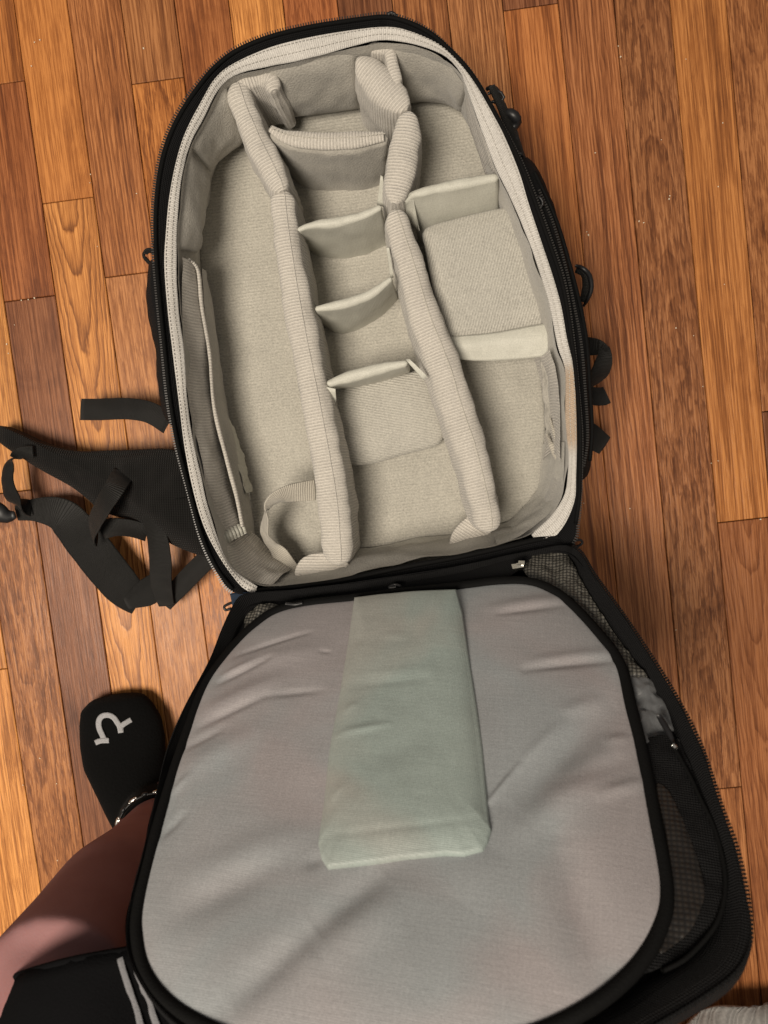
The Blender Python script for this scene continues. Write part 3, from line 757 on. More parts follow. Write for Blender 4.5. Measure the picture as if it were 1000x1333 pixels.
# --- loose pads
pb = pillow('padded_block', pts([(560, 302), (600, 290), (655, 277), (672, 279), (684, 306), (698, 348), (712, 392), (719, 413), (706, 421), (650, 430), (590, 438), (583, 428), (574, 380), (563, 330)], 0.142), UPV, 'pad', BP,
       crown=0.0045, edge=0.006, depth=0.05, under=-0.5, rings=26, wr=0.0015, ws=30, uvrot=-0.25, power=6)
pb['label'] = 'ribbed padded block filling the right compartment'
pillow('padded_block', pts([(440, 510), (470, 502), (520, 494), (548, 490), (560, 520), (570, 556), (566, 572), (552, 578), (520, 584), (490, 594), (466, 598), (452, 592), (445, 570), (440, 540)], ZF+0.024), UPV, 'pad', BP,
       crown=0.003, edge=0.0065, depth=0.026, under=-1.2, rings=26, wr=0.0012, ws=40, uvrot=1.4, power=5)['label'] = 'small ribbed pad lying under the third cross divider'
# satin flap below the block
fp = sheet('satin_flap', [[at(584, 441, 0.141), at(650, 434, 0.143), at(722, 421, 0.144)], [at(588, 452, 0.143), at(655, 446, 0.145), at(723, 436, 0.146)], [at(594, 466, 0.139), at(632, 469, 0.139), at(680, 466, 0.140), at(723, 461, 0.143)]], 'satin', BP, nu=50, nv=14, wr=0.0012, ws=30, thick=0.0025)
fp['label'] = 'flat satin flap across the right compartment'

# --- elastic pocket along the left wall
zl = 0.15
def P3(l): return [at(x, y, z) for x, y, z in l]
sheet('side_pocket_panel', [P3([(236, 335, .178), (240, 430, .178), (250, 540, .178), (268, 630, .177), (284, 700, .174)]),
                   P3([(248, 340, .165), (256, 430, .160), (266, 540, .158), (284, 630, .158), (296, 698, .158)]),
                   P3([(256, 345, .150), (268, 430, .140), (278, 540, .138), (300, 630, .138), (312, 690, .142)]),
                   P3([(258, 350, .132), (272, 430, .120), (282, 540, .118), (303, 630, .118), (316, 690, .120)])], 'rib', BP, nu=120, nv=26, wr=0.0035, ws=18, seed=3)
h1 = tube('pocket_hem', P3([(246, 338, .166), (258, 352, .158), (263, 400, .152), (273, 460, .150), (279, 530, .150), (296, 600, .150), (308, 645, .150), (316, 686, .150)]), [0.0014, 0.0018, 0.0017, 0.0015, 0.0018, 0.0020, 0.002, 0.0018], 'rib', BP, m=10, flat=1.6, wr=0.15)
sheet('pocket_lining', [P3([(262, 350, .150), (270, 430, .148), (280, 520, .146), (298, 600, .146), (312, 660, .146), (318, 690, .14)]),
                   P3([(268, 352, .125), (280, 430, .120), (290, 520, .120), (310, 600, .120), (322, 660, .118), (328, 700, .118)]),
                   P3([(268, 352, .100), (282, 430, .096), (294, 520, .094), (314, 600, .094), (328, 660, .094), (334, 706, .094)])], 'felt', BP, nu=100, nv=18, wr=0.0016, ws=25, seed=9)
sheet('pocket_pleat', [P3([(282, 520, .128), (294, 560, .126), (306, 600, .124), (322, 642, .122)]), P3([(290, 518, .104), (304, 556, .102), (318, 598, .100), (328, 640, .098)])], 'satin', BP, nu=60, nv=10, wr=0.0022, ws=95, seed=2, thick=0.0006)
# scrunched elastic at its lower end
sc_ = []
for i in range(9):
    x = 281+i*4.2; y = 705-i*2.2
    tube('elastic_fold', P3([(x, y-5, .168-i*.003), (x+2, y, .171-i*.003), (x+4, y+6, .168-i*.003)]), 0.0021, 'satin', BP, n=10, m=8)
# corner lining bottom-left
sheet('corner_lining', [P3([(280, 712, .176), (300, 742, .178), (330, 762, .178), (350, 766, .177)]), P3([(300, 708, .150), (316, 722, .145), (338, 740, .145), (366, 752, .150)]), P3([(318, 694, .120), (334, 706, .105), (352, 722, .102), (380, 742, .115)])], 'rib', BP, nu=60, nv=20, wr=0.003, ws=30, seed=6, off=(0.003, 0.003, 0.001))

# --- webbing pull loop beside the left divider
sd = V((0.15, 1, 0.0))
lp_ = ribbon('pull_loop', P3([(410, 638, .150), (392, 640, .156), (374, 643, .160), (360, 649, .160), (351, 660, .154), (347, 678, .143), (346, 694, .133), (352, 706, .126), (362, 718, .124), (372, 736, .127), (381, 750, .132)]),
       0.0185, 'web_l', BP,
       side=[V((0.08, 1, 0.1)), V((0.1, 1, 0.1)), V((0.15, 1, 0.2)), V((0.3, .9, 0.5)), V((.35, .6, 0.9)), V((.35, .25, 1)), V((.55, -.1, 1)), V((1, -.1, 0.6)), V((1, -.35, 0.1)), V((1, -.42, 0)), V((1, -.4, 0))], n=90, thick=0.0014)
lp_['label'] = 'pale woven pull loop beside the left divider'

# --- right wall pocket
sheet('side_pocket_panel', [P3([(722, 455, .178), (733, 500, .178), (735, 550, .178), (737, 600, .176)]), P3([(714, 462, .150), (722, 500, .148), (726, 550, .146), (724, 590, .146)]), P3([(700, 466, .105), (710, 500, .100), (716, 550, .100), (712, 600, .100)])], 'rib', BP, nu=60, nv=18, wr=0.002, ws=30, seed=12, off=(-0.004, 0, 0))
sheet('pocket_pleat', [P3([(703, 468, .130), (706, 500, .128), (708, 535, .128), (711, 568, .126)]), P3([(712, 470, .136), (716, 505, .134), (717, 540, .134), (716, 566, .132)])], 'felt', BP, nu=60, nv=8, wr=0.0022, ws=100, seed=5, thick=0.0006)
tube('elastic_fold', P3([(712, 566, .140), (718, 580, .148), (725, 596, .150), (730, 604, .152)]), [0.001, 0.0022, 0.003, 0.002], 'web_l', BP, n=24, m=10, wr=0.3, ws=150)
tube('elastic_fold', P3([(716, 545, .142), (722, 566, .150), (729, 590, .154), (733, 602, .154)]), [0.001, 0.0016, 0.002, 0.0015], 'web_l', BP, n=24, m=10, wr=0.3, ws=150)
sheet('corner_lining', [P3([(739, 580, .178), (734, 642, .179), (716, 672, .179), (680, 702, .178), (650, 714, .178)]), P3([(724, 580, .140), (718, 640, .136), (704, 664, .136), (674, 692, .142), (646, 702, .142)]), P3([(708, 582, .100), (704, 634, .098), (692, 656, .098), (666, 682, .100), (640, 690, .098)])], 'floorf', BP, nu=60, nv=18, wr=0.002, ws=30, seed=8, off=(-0.002, 0.003, 0.0))
# lining of the bottom wall
sheet('bottom_lining', [P3([(344, 768, .181), (440, 757, .183), (520, 740, .184), (600, 725, .184), (688, 707, .182)]), P3([(376, 752, .140), (440, 738, .138), (520, 726, .138), (600, 712, .138), (676, 697, .140)]), P3([(386, 734, .098), (456, 716, .094), (530, 704, .093), (596, 694, .093), (668, 682, .095)])], 'floorf', BP, nu=90, nv=20, wr=0.0025, ws=18, seed=4)

# --- side pockets outside
def sidepocket(inner, outer, zi, zo, label, seedv):
    I = catmull(pts(inner, zi), 70); O = catmull(pts(outer, zo), 70); rows = []
    for f_, dz in ((0, 0), (0.3, 0.004), (0.6, 0.004), (0.85, 0.0), (1.0, -0.010)):
        rows.append([I[i].lerp(O[i], f_)+V((0, 0, dz)) for i in range(70)])
    for z, sh in ((-0.035, 1.0), (-0.08, 0.96), (-0.12, 0.85), (zo*-1+0.006, 0.6)):
        rows.append([I[i].lerp(O[i], sh)+V((0, 0, 0)) + V((0, 0, z if z > -zo else -zo+0.005)) for i in range(70)])
    ns = surf_normals(rows)
    rows = [[rows[j][i]+ns[j][i]*0.0025*fbm(rows[j][i], 26, seedv) for i in range(70)] for j in range(len(rows))]
    v, f, uv = grid(rows); o = link('side_pocket', v, f, 'black', BP, uv); o['label'] = label; return o, O
rp, RO = sidepocket([(676, 212), (692, 256), (712, 312), (730, 368), (741, 430), (749, 500), (753, 560), (752, 612), (750, 624)],
           [(688, 204), (706, 226), (726, 272), (738, 312), (750, 352), (761, 394), (769, 437), (772, 500), (775, 560), (774, 592), (766, 616), (754, 624)], 0.180, 0.165, 'black zipped side pocket on the right flank', 1)
teeth('zipper_teeth', pts([(702, 248), (720, 290), (737, 350), (748, 400), (757, 450), (762, 510), (765, 570), (760, 606)], 0.182), rp, sz=(0.0005, 0.0011, 0.0006))
tube('piping', pts([(696, 224), (714, 262), (729, 300), (744, 352), (756, 400), (764, 445), (768, 505), (771, 560), (768, 600)], 0.176), 0.0016, 'blackp', rp, n=90)
lpk, LO_ = sidepocket([(204, 342), (207, 395), (213, 450), (220, 520), (226, 552)], [(198, 340), (191, 350), (190, 390), (194, 430), (202, 480), (210, 530), (222, 552)], 0.178, 0.158, 'black side pocket bulging on the left flank', 2)
tube('piping', pts([(201, 350), (201, 395), (206, 440), (213, 490), (219, 530)], 0.173), 0.0012, 'blackp', lpk, n=50)

# --- cord loops and webbing outside
def cord(name, l, r=0.0014, mat='plastic', parent=None, **k): return tube(name, P3(l), r, mat, parent or BP, **k)
cord('cord_loop', [(636, 122, .165), (646, 118, .170), (654, 122, .172), (656, 128, .170), (650, 134, .168), (641, 132, .165)], 0.0013)
cord('cord_loop', [(634, 116, .160), (640, 113, .165), (647, 116, .165), (651, 124, .16)], 0.0016)
cord('buckle', [(656, 148, .162), (664, 147, .165), (671, 152, .165), (673, 160, .16), (667, 168, .158)], [.003, .004, .0045, .004, .003])
cord('buckle', [(660, 160, .150), (667, 172, .155), (672, 188, .155), (676, 204, .15)], [.004, .005, .004, .003])
cord('cord_loop', [(672, 198, .165), (678, 200, .168), (681, 204, .165)], 0.0014)
cord('zipper_pull', [(696, 258, .184), (701, 256, .188), (706, 261, .188), (706, 268, .187), (700, 270, .186)], 0.0012)
cord('cord_loop', [(750, 346, .12), (760, 350, .125), (768, 360, .12), (770, 376, .115), (765, 390, .11), (760, 398, .10)], [.0016, .0022, .0025, .0022, .0018, .0012])
ribbon('webbing_loop', P3([(752, 350, .11), (762, 356, .115), (764, 372, .11), (760, 392, .10)]), 0.008, 'webb', BP, side=V((1, 0.3, 0.6)))
ribbon('webbing_strap', P3([(750, 453, .080), (766, 451, .090), (780, 452, .098), (790, 458, .100)]), [0.018, 0.018, 0.016, 0.010], 'webb', BP, side=[V((0, 1, 0)), V((0, 1, 0.1)), V((-.3, 1, 0.3)), V((-.6, .8, 0.4))], n=40)
ribbon('webbing_strap', P3([(786, 452, .100), (787, 466, .098), (781, 484, .088), (766, 502, .074), (752, 514, .06)]), [0.010, 0.0165, 0.0195, 0.0195, 0.0195], 'webb', BP, side=[V((1, .1, .2)), V((1, .15, .3)), V((.9, .4, .1)), V((.85, .5, 0)), V((.8, .6, 0))], n=50)
ribbon('webbing_strap', P3([(640, 112, .172), (652, 136, .168), (664, 166, .160), (676, 200, .155), (682, 212, .155)]), [0.006, 0.008, 0.009, 0.009, 0.008], 'webb', BP, side=V((1, .45, -.3)), n=50)
ribbon('webbing_strap', P3([(752, 506, .055), (770, 515, .06), (786, 516, .058), (790, 514, .058)]), [0.016, 0.017, 0.018, 0.018], 'webb', BP, side=V((-.25, 1, 0)))
ribbon('webbing_strap', P3([(752, 556, .05), (770, 568, .05), (787, 580, .045)]), [0.024, 0.024, 0.020], 'webb', BP, side=V((0.62, 0.9, 0)))
ribbon('webbing_loop', P3([(202, 328, .15), (194, 326, .15), (189, 330, .148), (190, 336, .146), (197, 345, .146)]), 0.005, 'webb', BP, side=V((0.3, 0.3, 1)), n=24)
ribbon('webbing_strap', P3([(106, 533, .035), (130, 533, .040), (165, 532, .046), (195, 537, .05), (220, 552, .055)]), [0.0225, 0.0225, 0.022, 0.022, 0.022], 'webb', BP, side=V((0.03, 1, -0.1)))

# --- hip belt
hb = pillow('hip_belt', P3([(0, 556, .03), (25, 565, .035), (60, 580, .04), (105, 591, .045), (150, 592, .05), (222, 589, .07), (250, 630, .08), (270, 700, .08), (268, 722, .075), (235, 713, .06), (205, 697, .05), (170, 674, .045), (135, 662, .042), (105, 640, .04), (60, 614, .035), (20, 590, .03), (-4, 570, .028)]),
       UPV, 'mesh_b', BP, crown=0.006, edge=0.005, depth=0.02, rings=24, wr=0.004, ws=22)
hb['label'] = 'black padded hip belt wing spread on the floor'
dashes('seam', P3([(205, 652, .068), (225, 650, .076), (245, 648, .084)]), 'blackp', hb, kind=None)
Z1 = 0.056
ribbon('webbing_strap', P3([(44, 588, .048), (26, 590, .05), (14, 604, .05), (10, 622, .048), (14, 642, .045), (24, 656, .04), (40, 662, .03)]), [0.012, 0.012, 0.012, 0.014, 0.018, 0.024, 0.020], 'webb', BP,
       side=[V((0, 1, .1)), V((0.4, 1, 0.2)), V((1, 0.6, .3)), V((1, 0.0, .3)), V((1, -.3, .2)), V((0.8, -.8, 0)), V((.5, -.9, 0))], n=60)
bk = tube('buckle', P3([(-12, 664, .04), (0, 668, .04), (10, 672, .038), (20, 670, .036)]), [0.012, 0.011, 0.008, 0.004], 'plastic', BP, m=14, flat=0.5)
ribbon('webbing_strap', P3([(22, 668, .026), (50, 664, .028), (82, 672, .030), (112, 706, .030), (142, 744, .030), (165, 770, .032), (183, 782, .03)]), [0.016, 0.028, 0.040, 0.044, 0.044, 0.042, 0.034], 'webb', BP,
       side=[V((-.2, 1, 0)), V((0, 1, 0)), V((0.45, 0.8, 0)), V((.85, 0.65, 0)), V((.85, 0.6, 0)), V((.75, 0.5, 0)), V((.6, .75, 0))], n=80)
ribbon('webbing_strap', P3([(165, 786, .034), (190, 772, .034), (212, 756, .034)]), [0.012, 0.030, 0.026], 'webb', BP, side=V((0.55, 0.8, 0)))
ribbon('webbing_strap', P3([(162, 615, .058), (150, 634, .080), (135, 658, .080), (122, 682, .066), (120, 694, .05), (126, 700, .04)]), 0.0215, 'webb', BP,
       side=[V((.85, -.5, 0)), V((.9, -.5, 0)), V((.9, -.45, 0)), V((.9, -.4, 0.1)), V((.7, -.6, .4)), V((.2, -.9, .3))], n=60)
ribbon('webbing_strap', P3([(132, 690, .042), (150, 686, .050), (172, 688, .052), (192, 694, .050)]), 0.020, 'webb', BP, side=V((0.1, 1, 0.4)))
ribbon('webbing_strap', P3([(196, 668, .064), (205, 700, .062), (209, 730, .056), (210, 760, .046), (217, 788, .034)]), [0.018, 0.022, 0.023, 0.022, 0.016], 'webb', BP, side=[V((1, .1, .1)), V((1, 0, .1)), V((1, -.05, 0.05)), V((1, .1, 0)), V((1, .3, 0))], n=60)
ribbon('webbing_strap', P3([(214, 786, .026), (232, 766, .032), (255, 742, .042), (282, 716, .055)]), [0.018, 0.021, 0.021, 0.021], 'webb', BP, side=V((0.7, -.7, 0)))

# ================================================================== LID
A = at(332, 776, 0.186); B = at(748, 710, 0.186)
hv = (B-A).normalized(); gv = V((hv.y, -hv.x, 0)).normalized()
if gv.y > 0: gv = -gv
PHI = math.radians(53)
Lv = gv*math.cos(PHI) + V((0, 0, 1))*math.sin(PHI)
nL = hv.cross(Lv).normalized()
if nL.z < 0: nL = -nL
def lid(px, py, off=0.0): return onplane(px, py, A + nL*off, nL)
def lids(l, off=0.0): return [lid(x, y, off) for x, y in l]
LOUT = [(746,712),(776,752),(816,808),(848,856),(880,908),(912,972),(940,1055),(957,1100),(971,1160),(976,1200),(973,1235),(955,1267),(912,1299),(860,1330),(800,1362),(700,1390),(560,1404),(400,1398),(290,1370),(225,1330),(188,1288),(168,1250),(164,1210),(172,1160),(188,1100),(204,1028),(218,972),(240,920),(272,860),(288,820),(302,790),(315,774),
        (345,770),(400,766),(500,752),(600,736),(690,716)]
PANEL = [(596,768),(640,762),(678,761),(706,768),(736,788),(776,832),(800,868),(812,920),(824,973),(840,1061),(853,1133),(854,1173),(840,1213),(816,1249),(776,1285),(728,1313),(672,1334),(560,1350),(430,1350),(320,1338),(262,1316),(224,1290),(200,1258),(190,1220),(190,1180),(208,1100),(228,1028),(248,964),(272,896),(296,860),(314,838),(332,820),(360,800),(400,790),(456,784),(520,776)]
LIDP = part_empty('lid', BP)
NL = 240
Lo = catmull(lids(LOUT, 0.012), NL, True)
cL = lid(520, 1050, 0.0)
def lout(p): d = p-cL; d = d - nL*d.dot(nL); return d.normalized()
# shell of the lid (rounded back, away from the viewer)
rows = []
for dn, dr in ((0.0, -0.0005), (-0.006, 0.0015), (-0.018, 0.002), (-0.034, -0.001), (-0.048, -0.010), (-0.058, -0.030)):
    rows.append([p + nL*dn + lout(p)*(dr+0.0018*fbm(p, 20)) for p in Lo])
v, f, uv = grid(rows, closed_u=True); f.append(tuple(range(5*NL, 6*NL))); link('lid_shell', v, f, 'black', LIDP, uv)
# rim band: from the zip edge inwards and down into the tray
LIN = [lid(x, y, 0.0) for x, y in [(740,728),(756,760),(792,816),(824,864),(850,900),(876,964),(902,1030),(922,1090),(936,1140),(938,1180),(922,1216),(890,1246),(840,1280),(800,1310),(700,1350),(560,1366),(400,1366),(290,1345),(240,1318),(208,1286),(186,1248),(180,1205),(194,1140),(210,1070),(226,1000),(244,950),(262,905),(282,866),(300,836),(312,812),(324,796),
        (345,786),(400,780),(500,766),(600,750),(690,726)]]
Li = catmull(LIN, NL, True)
# align start indices by angle
def by_angle(P, ref, c):
    ax = hv; ay = -Lv
    def an(p): d = p-c; return math.atan2(d.dot(ay), d.dot(ax))
    import bisect
    lst = sorted((an(p), i) for i, p in enumerate(P)); ks = [a for a, _ in lst]; out = []
    for q in ref:
        a = an(q); i = bisect.bisect(ks, a); a1, i1 = lst[i-1]; a2, i2 = lst[i % len(lst)]
        da = (a2-a1) % (2*math.pi); f_ = ((a-a1) % (2*math.pi))/da if da > 1e-9 else 0; out.append(P[i1].lerp(P[i2], min(f_, 1)))
    return out
Li = by_angle(catmull(LIN, 900, True), Lo, cL)
rows = [Lo, [a+(b_-a)*0.3+nL*0.0025 for a, b_ in zip(Lo, Li)], [a+(b_-a)*0.7-nL*0.001+nL*0.0015*fbm(a, 40) for a, b_ in zip(Lo, Li)], Li, [p - nL*0.006 - lout(p)*-0.002 for p in Li]]
v, f, uv = grid(rows, closed_u=True); link('lid_rim', v, [q[::-1] for q in f], 'black', LIDP, uv)
# tray bottom
Tr = [p - nL*0.006+lout(p)*0.004 for p in Li]
v = Tr + [cL - nL*0.010]; f = [(i, (i+1) % NL, NL) for i in range(NL)]
link('lid_lining', v, f, 'black', LIDP, [(0, 0)]*len(v))
iS = nearest(Lo, lid(746, 712, 0.012)); iE = nearest(Lo, lid(302, 790, 0.012))
def walkN(P, a, b, via):
    n = len(P)
    for st in (1, -1):
        l = []; i = a
        while True:
            l.append(i)
            if i == b: break
            i = (i+st) % n
        if via in l: return l
wl = walkN(Lo, iS, nearest(Lo, lid(290, 1370, 0.012)), nearest(Lo, lid(976, 1200, 0.012)))
teeth('zipper_teeth', [Lo[i]+nL*0.0008+lout(Lo[i])*0.0008 for i in wl], LIDP, up=nL, mat='toothd', sz=(0.0005, 0.0009, 0.0006))
# grey padded panel
creases = [((309, 856), (404, 828), -0.0016, 0.0022), ((286, 892), (355, 862), -0.0022, 0.0026), ((290, 884), (330, 868), 0.0016, 0.003), ((262, 948), (348, 912), -0.0022, 0.0030), ((348, 912), (420, 906), -0.0014, 0.0026),
           ((240, 976), (292, 954), -0.0016, 0.0028), ((226, 1032), (248, 1012), 0.0016, 0.0026), ((212, 1088), (242, 1062), -0.0018, 0.003), ((300, 872), (420, 850), 0.0016, 0.008), ((268, 930), (360, 892), 0.0022, 0.007),
           ((232, 1010), (330, 960), 0.0022, 0.010), ((418, 854), (432, 855), -0.0010, 0.0014), ((652, 803), (731, 788), -0.0018, 0.0026), ((640, 795), (740, 776), 0.0014, 0.005), ((682, 879), (800, 859), -0.0022, 0.0026), ((690, 868), (795, 848), 0.0013, 0.004),
           ((630, 1060), (676, 1004), 0.0020, 0.0018), ((676, 1004), (730, 950), 0.0014, 0.004), ((672, 1054), (790, 925), -0.0042, 0.011), ((690, 1080), (800, 985), 0.0030, 0.010), ((738, 1026), (822, 986), -0.0018, 0.006), ((780, 1040), (836, 1018), 0.0018, 0.0035),
           ((240, 1192), (368, 1124), -0.0030, 0.010), ((250, 1150), (390, 1090), 0.0022, 0.012), ((300, 1312), (411, 1214), -0.0040, 0.008), ((411, 1214), (500, 1140), -0.0038, 0.009), ((420, 1250), (520, 1170), 0.0025, 0.012),
           ((734, 1105), (770, 1250), -0.0036, 0.012), ((400, 1130), (425, 1120), -0.0012, 0.004), ((780, 915), (730, 935), 0.0014, 0.005), ((818, 960), (790, 968), 0.0012, 0.003), ((640, 1110), (600, 1180), 0.0016, 0.014)]
creases_strip = [((436, 956), (505, 944), 0.0022, 0.0026), ((446, 925), (470, 915), 0.0016, 0.0024), ((452, 894), (560, 884), -0.0016, 0.0028), ((450, 880), (545, 872), 0.0010, 0.0024), ((455, 834), (480, 834), -0.0012, 0.0018), ((430, 1040), (450, 1020), 0.0015, 0.003),
           ((424, 1088), (628, 1066), -0.0011, 0.0024), ((500, 828), (530, 830), 0.0008, 0.003), ((470, 1000), (560, 960), -0.0014, 0.010), ((470, 860), (590, 830), 0.0010, 0.010)]
creases3 = [(lid(*a, 0.01), lid(*b_, 0.01), amp, wd) for a, b_, amp, wd in creases]
creases3s = [(lid(*a, 0.022), lid(*b_, 0.022), amp, wd) for a, b_, amp, wd in creases_strip]
def cdisp(p, L_=None):
    d = 0
    for a, b_, amp, wd in (L_ or creases3):
        ab = b_-a; t = max(0, min(1, (p-a).dot(ab)/ab.length_squared)); q = a+ab*t; r = (p-q); r = r - nL*r.dot(nL)
        e = math.sin(math.pi*(0.12+0.76*t)); d += 0.95*amp*math.exp(-(r.length/wd)**2)*e
    return d
pan = pillow('lid_panel', lids(PANEL, 0.010), nL, 'panel', LIDP, crown=0.006, edge=0.004, depth=0.012, n=420, rings=120, wr=0.0016, ws=9, disp=cdisp, power=6, closedcurve=True, center=lid(520, 1060, 0.010))
pan['label'] = 'padded grey nylon panel inside the lid'
Pp = catmull(lids(PANEL, 0.010), 260, True)
tube('panel_piping', [p+lout(p)*0.0052 - nL*0.002 for p in Pp[::3]], 0.0042, 'blackp', LIDP, closed=True, n=260, m=10, up=nL)
# black band between piping and rim on the left and bottom, a little raised
STRIP = [(462, 779), (500, 775), (550, 771), (592, 769), (600, 800), (610, 880), (620, 960), (631, 1060), (634, 1074), (630, 1088), (624, 1099), (600, 1105), (575, 1103), (520, 1108), (460, 1117), (430, 1121), (422, 1109), (418, 1090), (426, 1040), (434, 975), (440, 940), (446, 900), (454, 840)]
def sdisp(p): return 0.0006*fbm(p, 30, 3) + 0.0007*fbm(p, 12, 7) + 0.5*cdisp(p, creases3s)
def sharp(l):
    out = []
    for i in range(len(l)):
        a, b_ = l[i], l[(i+1) % len(l)]
        for k in range(8): f_ = k/8; out.append((a[0]*(1-f_)+b_[0]*f_, a[1]*(1-f_)+b_[1]*f_))
    return out
st = pillow('lid_strip', lids(sharp(STRIP), 0.0195), nL, 'strip', LIDP, crown=0.004, edge=0.0035, depth=0.010, rings=60, disp=sdisp, closedcurve=False, power=8)
st['label'] = 'raised greenish grey padded strip down the middle of the lid panel'
# netting and linings in the open gap on the right
def lpatch(name, poly, off, mat, label=None, wr=0.002, ws=60, seed=0, nrg=14):
    o = pillow(name, lids(poly, off), nL, mat, LIDP, crown=0.001, edge=0.0004, depth=0.0006, n=90, rings=nrg, wr=wr, ws=ws, seed=seed)
    if label: o['label'] = label
    return o
lpatch('mesh_pocket', [(680,736),(688,722),(704,714),(728,716),(744,730),(758,758),(776,788),(800,824),(828,862),(842,884),(818,884),(800,850),(776,816),(746,782),(714,762),(690,752)], 0.0035, 'net', 'pale netting over the lid pocket, upper right', wr=0.004, ws=90)
lpatch('pocket_lining', [(812,878),(838,874),(860,908),(876,948),(884,968),(862,972),(832,976),(822,930)], 0.0025, 'grey', 'crinkled grey lining in the lid gap', wr=0.006, ws=70, seed=4)
lpatch('pocket_flap', [(824,972),(852,958),(880,960),(900,1000),(928,1062),(942,1120),(942,1168),(930,1204),(900,1234),(860,1258),(836,1262),(856,1210),(866,1160),(856,1090),(842,1020)], 0.005, 'black')
lpatch('mesh_pocket', [(854,1022),(868,1027),(880,1048),(896,1086),(910,1126),(917,1157),(912,1182),(899,1210),(879,1228),(858,1240),(868,1200),(872,1160),(868,1110),(860,1060)], 0.0068, 'netd', 'dark netting low on the right of the lid', wr=0.001)
tube('pocket_piping', lids([(874, 968), (884, 984), (900, 1014), (912, 1040), (930, 1078), (942, 1124), (944, 1160), (936, 1194), (920, 1220), (892, 1248), (862, 1264)], 0.0068), 0.0013, 'blackp', LIDP, n=90, up=nL)
tube('zipper_pull', lids([(858, 932), (864, 942), (872, 956), (877, 968)], 0.011), [0.0018, 0.0022, 0.0020, 0.0012], 'plastic', LIDP, up=nL)
tube('zipper_slider', lids([(876, 970), (881, 974)], 0.010), 0.0016, 'silver', LIDP, up=nL, n=8)
lpatch('mesh_pocket', [(318, 808), (326, 796), (345, 788), (366, 787), (372, 793), (350, 800), (336, 810), (322, 822)], 0.0035, 'net', 'pale netting over the lid pocket, upper left', wr=0.003, ws=90)
# hinge fabric between body and lid
rows = []
T_ = catmull([at(x, y, z) for x, y, z in [(318, 770, .184), (345, 768, .187), (390, 763, .188), (440, 756, .1885), (520, 739, .189), (600, 724, .189), (660, 711, .189), (690, 704, .189), (725, 699, .187), (748, 706, .184)]], 90)
M_ = catmull([at(x, y, z) for x, y, z in [(312, 784, .190), (340, 781, .193), (390, 777, .193), (440, 768, .193), (520, 753, .194), (600, 739, .194), (660, 722, .193), (690, 714, .193), (728, 708, .192), (752, 716, .190)]], 90)
B_ = catmull([lid(x, y, o_) for x, y, o_ in [(304, 802, .004), (330, 788, .004), (362, 790, .004), (400, 786, .006), (456, 782, .007), (520, 774, .007), (600, 764, .007), (650, 756, .006), (676, 742, .004), (700, 722, .004), (740, 722, .006), (760, 738, .010)]], 90)
for k in range(8): rows.append([T_[i].lerp(M_[i], k/8)+V((0, 0, 0.0015*fbm(T_[i], 45)*k/8)) for i in range(90)])
for k in range(9): rows.append([M_[i].lerp(B_[i], k/8)+V((0, 0, 0.0015*math.sin(k/8*math.pi)*fbm(M_[i], 60))) for i in range(90)])
v, f, uv = grid(rows); link('hinge_fabric', v, f, 'black', BP, uv)
tube('piping', [p+V((0, 0, 0.0012)) for p in T_[::6]], 0.0022, 'blackp', BP, n=90)
# silver slider and pulls at the hinge
zs = part_empty('zipper_slider', BP)
sl = lid(674, 738, 0.011)
boxes('slider_body', [(sl, hv, Lv, nL, (0.0045, 0.0026, 0.0014)), (sl+hv*0.001+nL*0.002, hv, Lv, nL, (0.0018, 0.0008, 0.0016))], 'silver', zs)
boxes('slider_tab', [(sl+hv*0.0035+Lv*-0.002+nL*0.0015, (hv+Lv*0.3).normalized(), (Lv-hv*0.3).normalized(), nL, (0.0025, 0.0022, 0.0006))], 'silver', zs)
tube('zipper_pull', lids([(516, 764), (506, 765), (514, 761), (522, 763)], 0.010), 0.0011, 'plastic', BP, n=20)
tube('zipper_pull', lids([(372, 786), (384, 787), (394, 785)], 0.012), 0.0014, 'plastic', BP, n=12)
tube('zipper_pull', P3([(742, 708, .186), (748, 704, .187), (756, 703, .185), (758, 707, .184), (752, 711, .184), (744, 711, .185)]), 0.0011, 'plastic', BP, n=30)
tube('zipper_pull', P3([(303, 784, .178), (296, 787, .176), (292, 790, .175), (294, 794, .175), (301, 792, .176)]), 0.0012, 'plastic', BP, n=30)
sheet('blue_tab', [P3([(300, 772, .186), (318, 771, .190), (334, 772, .190)]), P3([(304, 790, .188), (314, 786, .192), (328, 779, .193)])], 'blue', BP, nu=16, nv=6, wr=0.001, thick=0.001)['label'] = 'small navy blue fabric tab at the left hinge corner'
tube('zipper_pull', P3([(504, 21, .190), (508, 17, .191), (513, 18, .191), (517, 22, .190)]), 0.0014, 'plastic', BP, n=16)

# ================================================================== PERSON
PE = thing('person', at(180, 1000, 0), 'person in black sock, bead anklet and black striped shorts beside the open lid', 'person')
def limb(name, path, radii, mat, parent, m=28, n=60, squash=None, remesh=None, refside=V((1, 0, 0)), extra=None):
    P = catmull(path, n); R = lerp_list(radii, n); S = lerp_list(squash or 1.0, n); rows = []
    for i in range(n):
        t = (P[min(i+1, n-1)]-P[max(i-1, 0)]).normalized(); s = (refside - t*refside.dot(t)).normalized(); u = s.cross(t)
        rows.append([P[i]+(s*math.cos(a)+u*math.sin(a)*S[i])*R[i] for a in [2*math.pi*k/m for k in range(m)]])
    v = [p for r in rows for p in r]; f = []
    for i in range(n-1):
        for k in range(m): f.append((i*m+k, i*m+(k+1) % m, (i+1)*m+(k+1) % m, (i+1)*m+k))
    f.append(tuple(range(m))[::-1]); f.append(tuple((n-1)*m+k for k in range(m)))
    return v, f
ank = at(208, 1082, 0.115); knee = at(78, 1296, 0.355)
shin = knee-ank
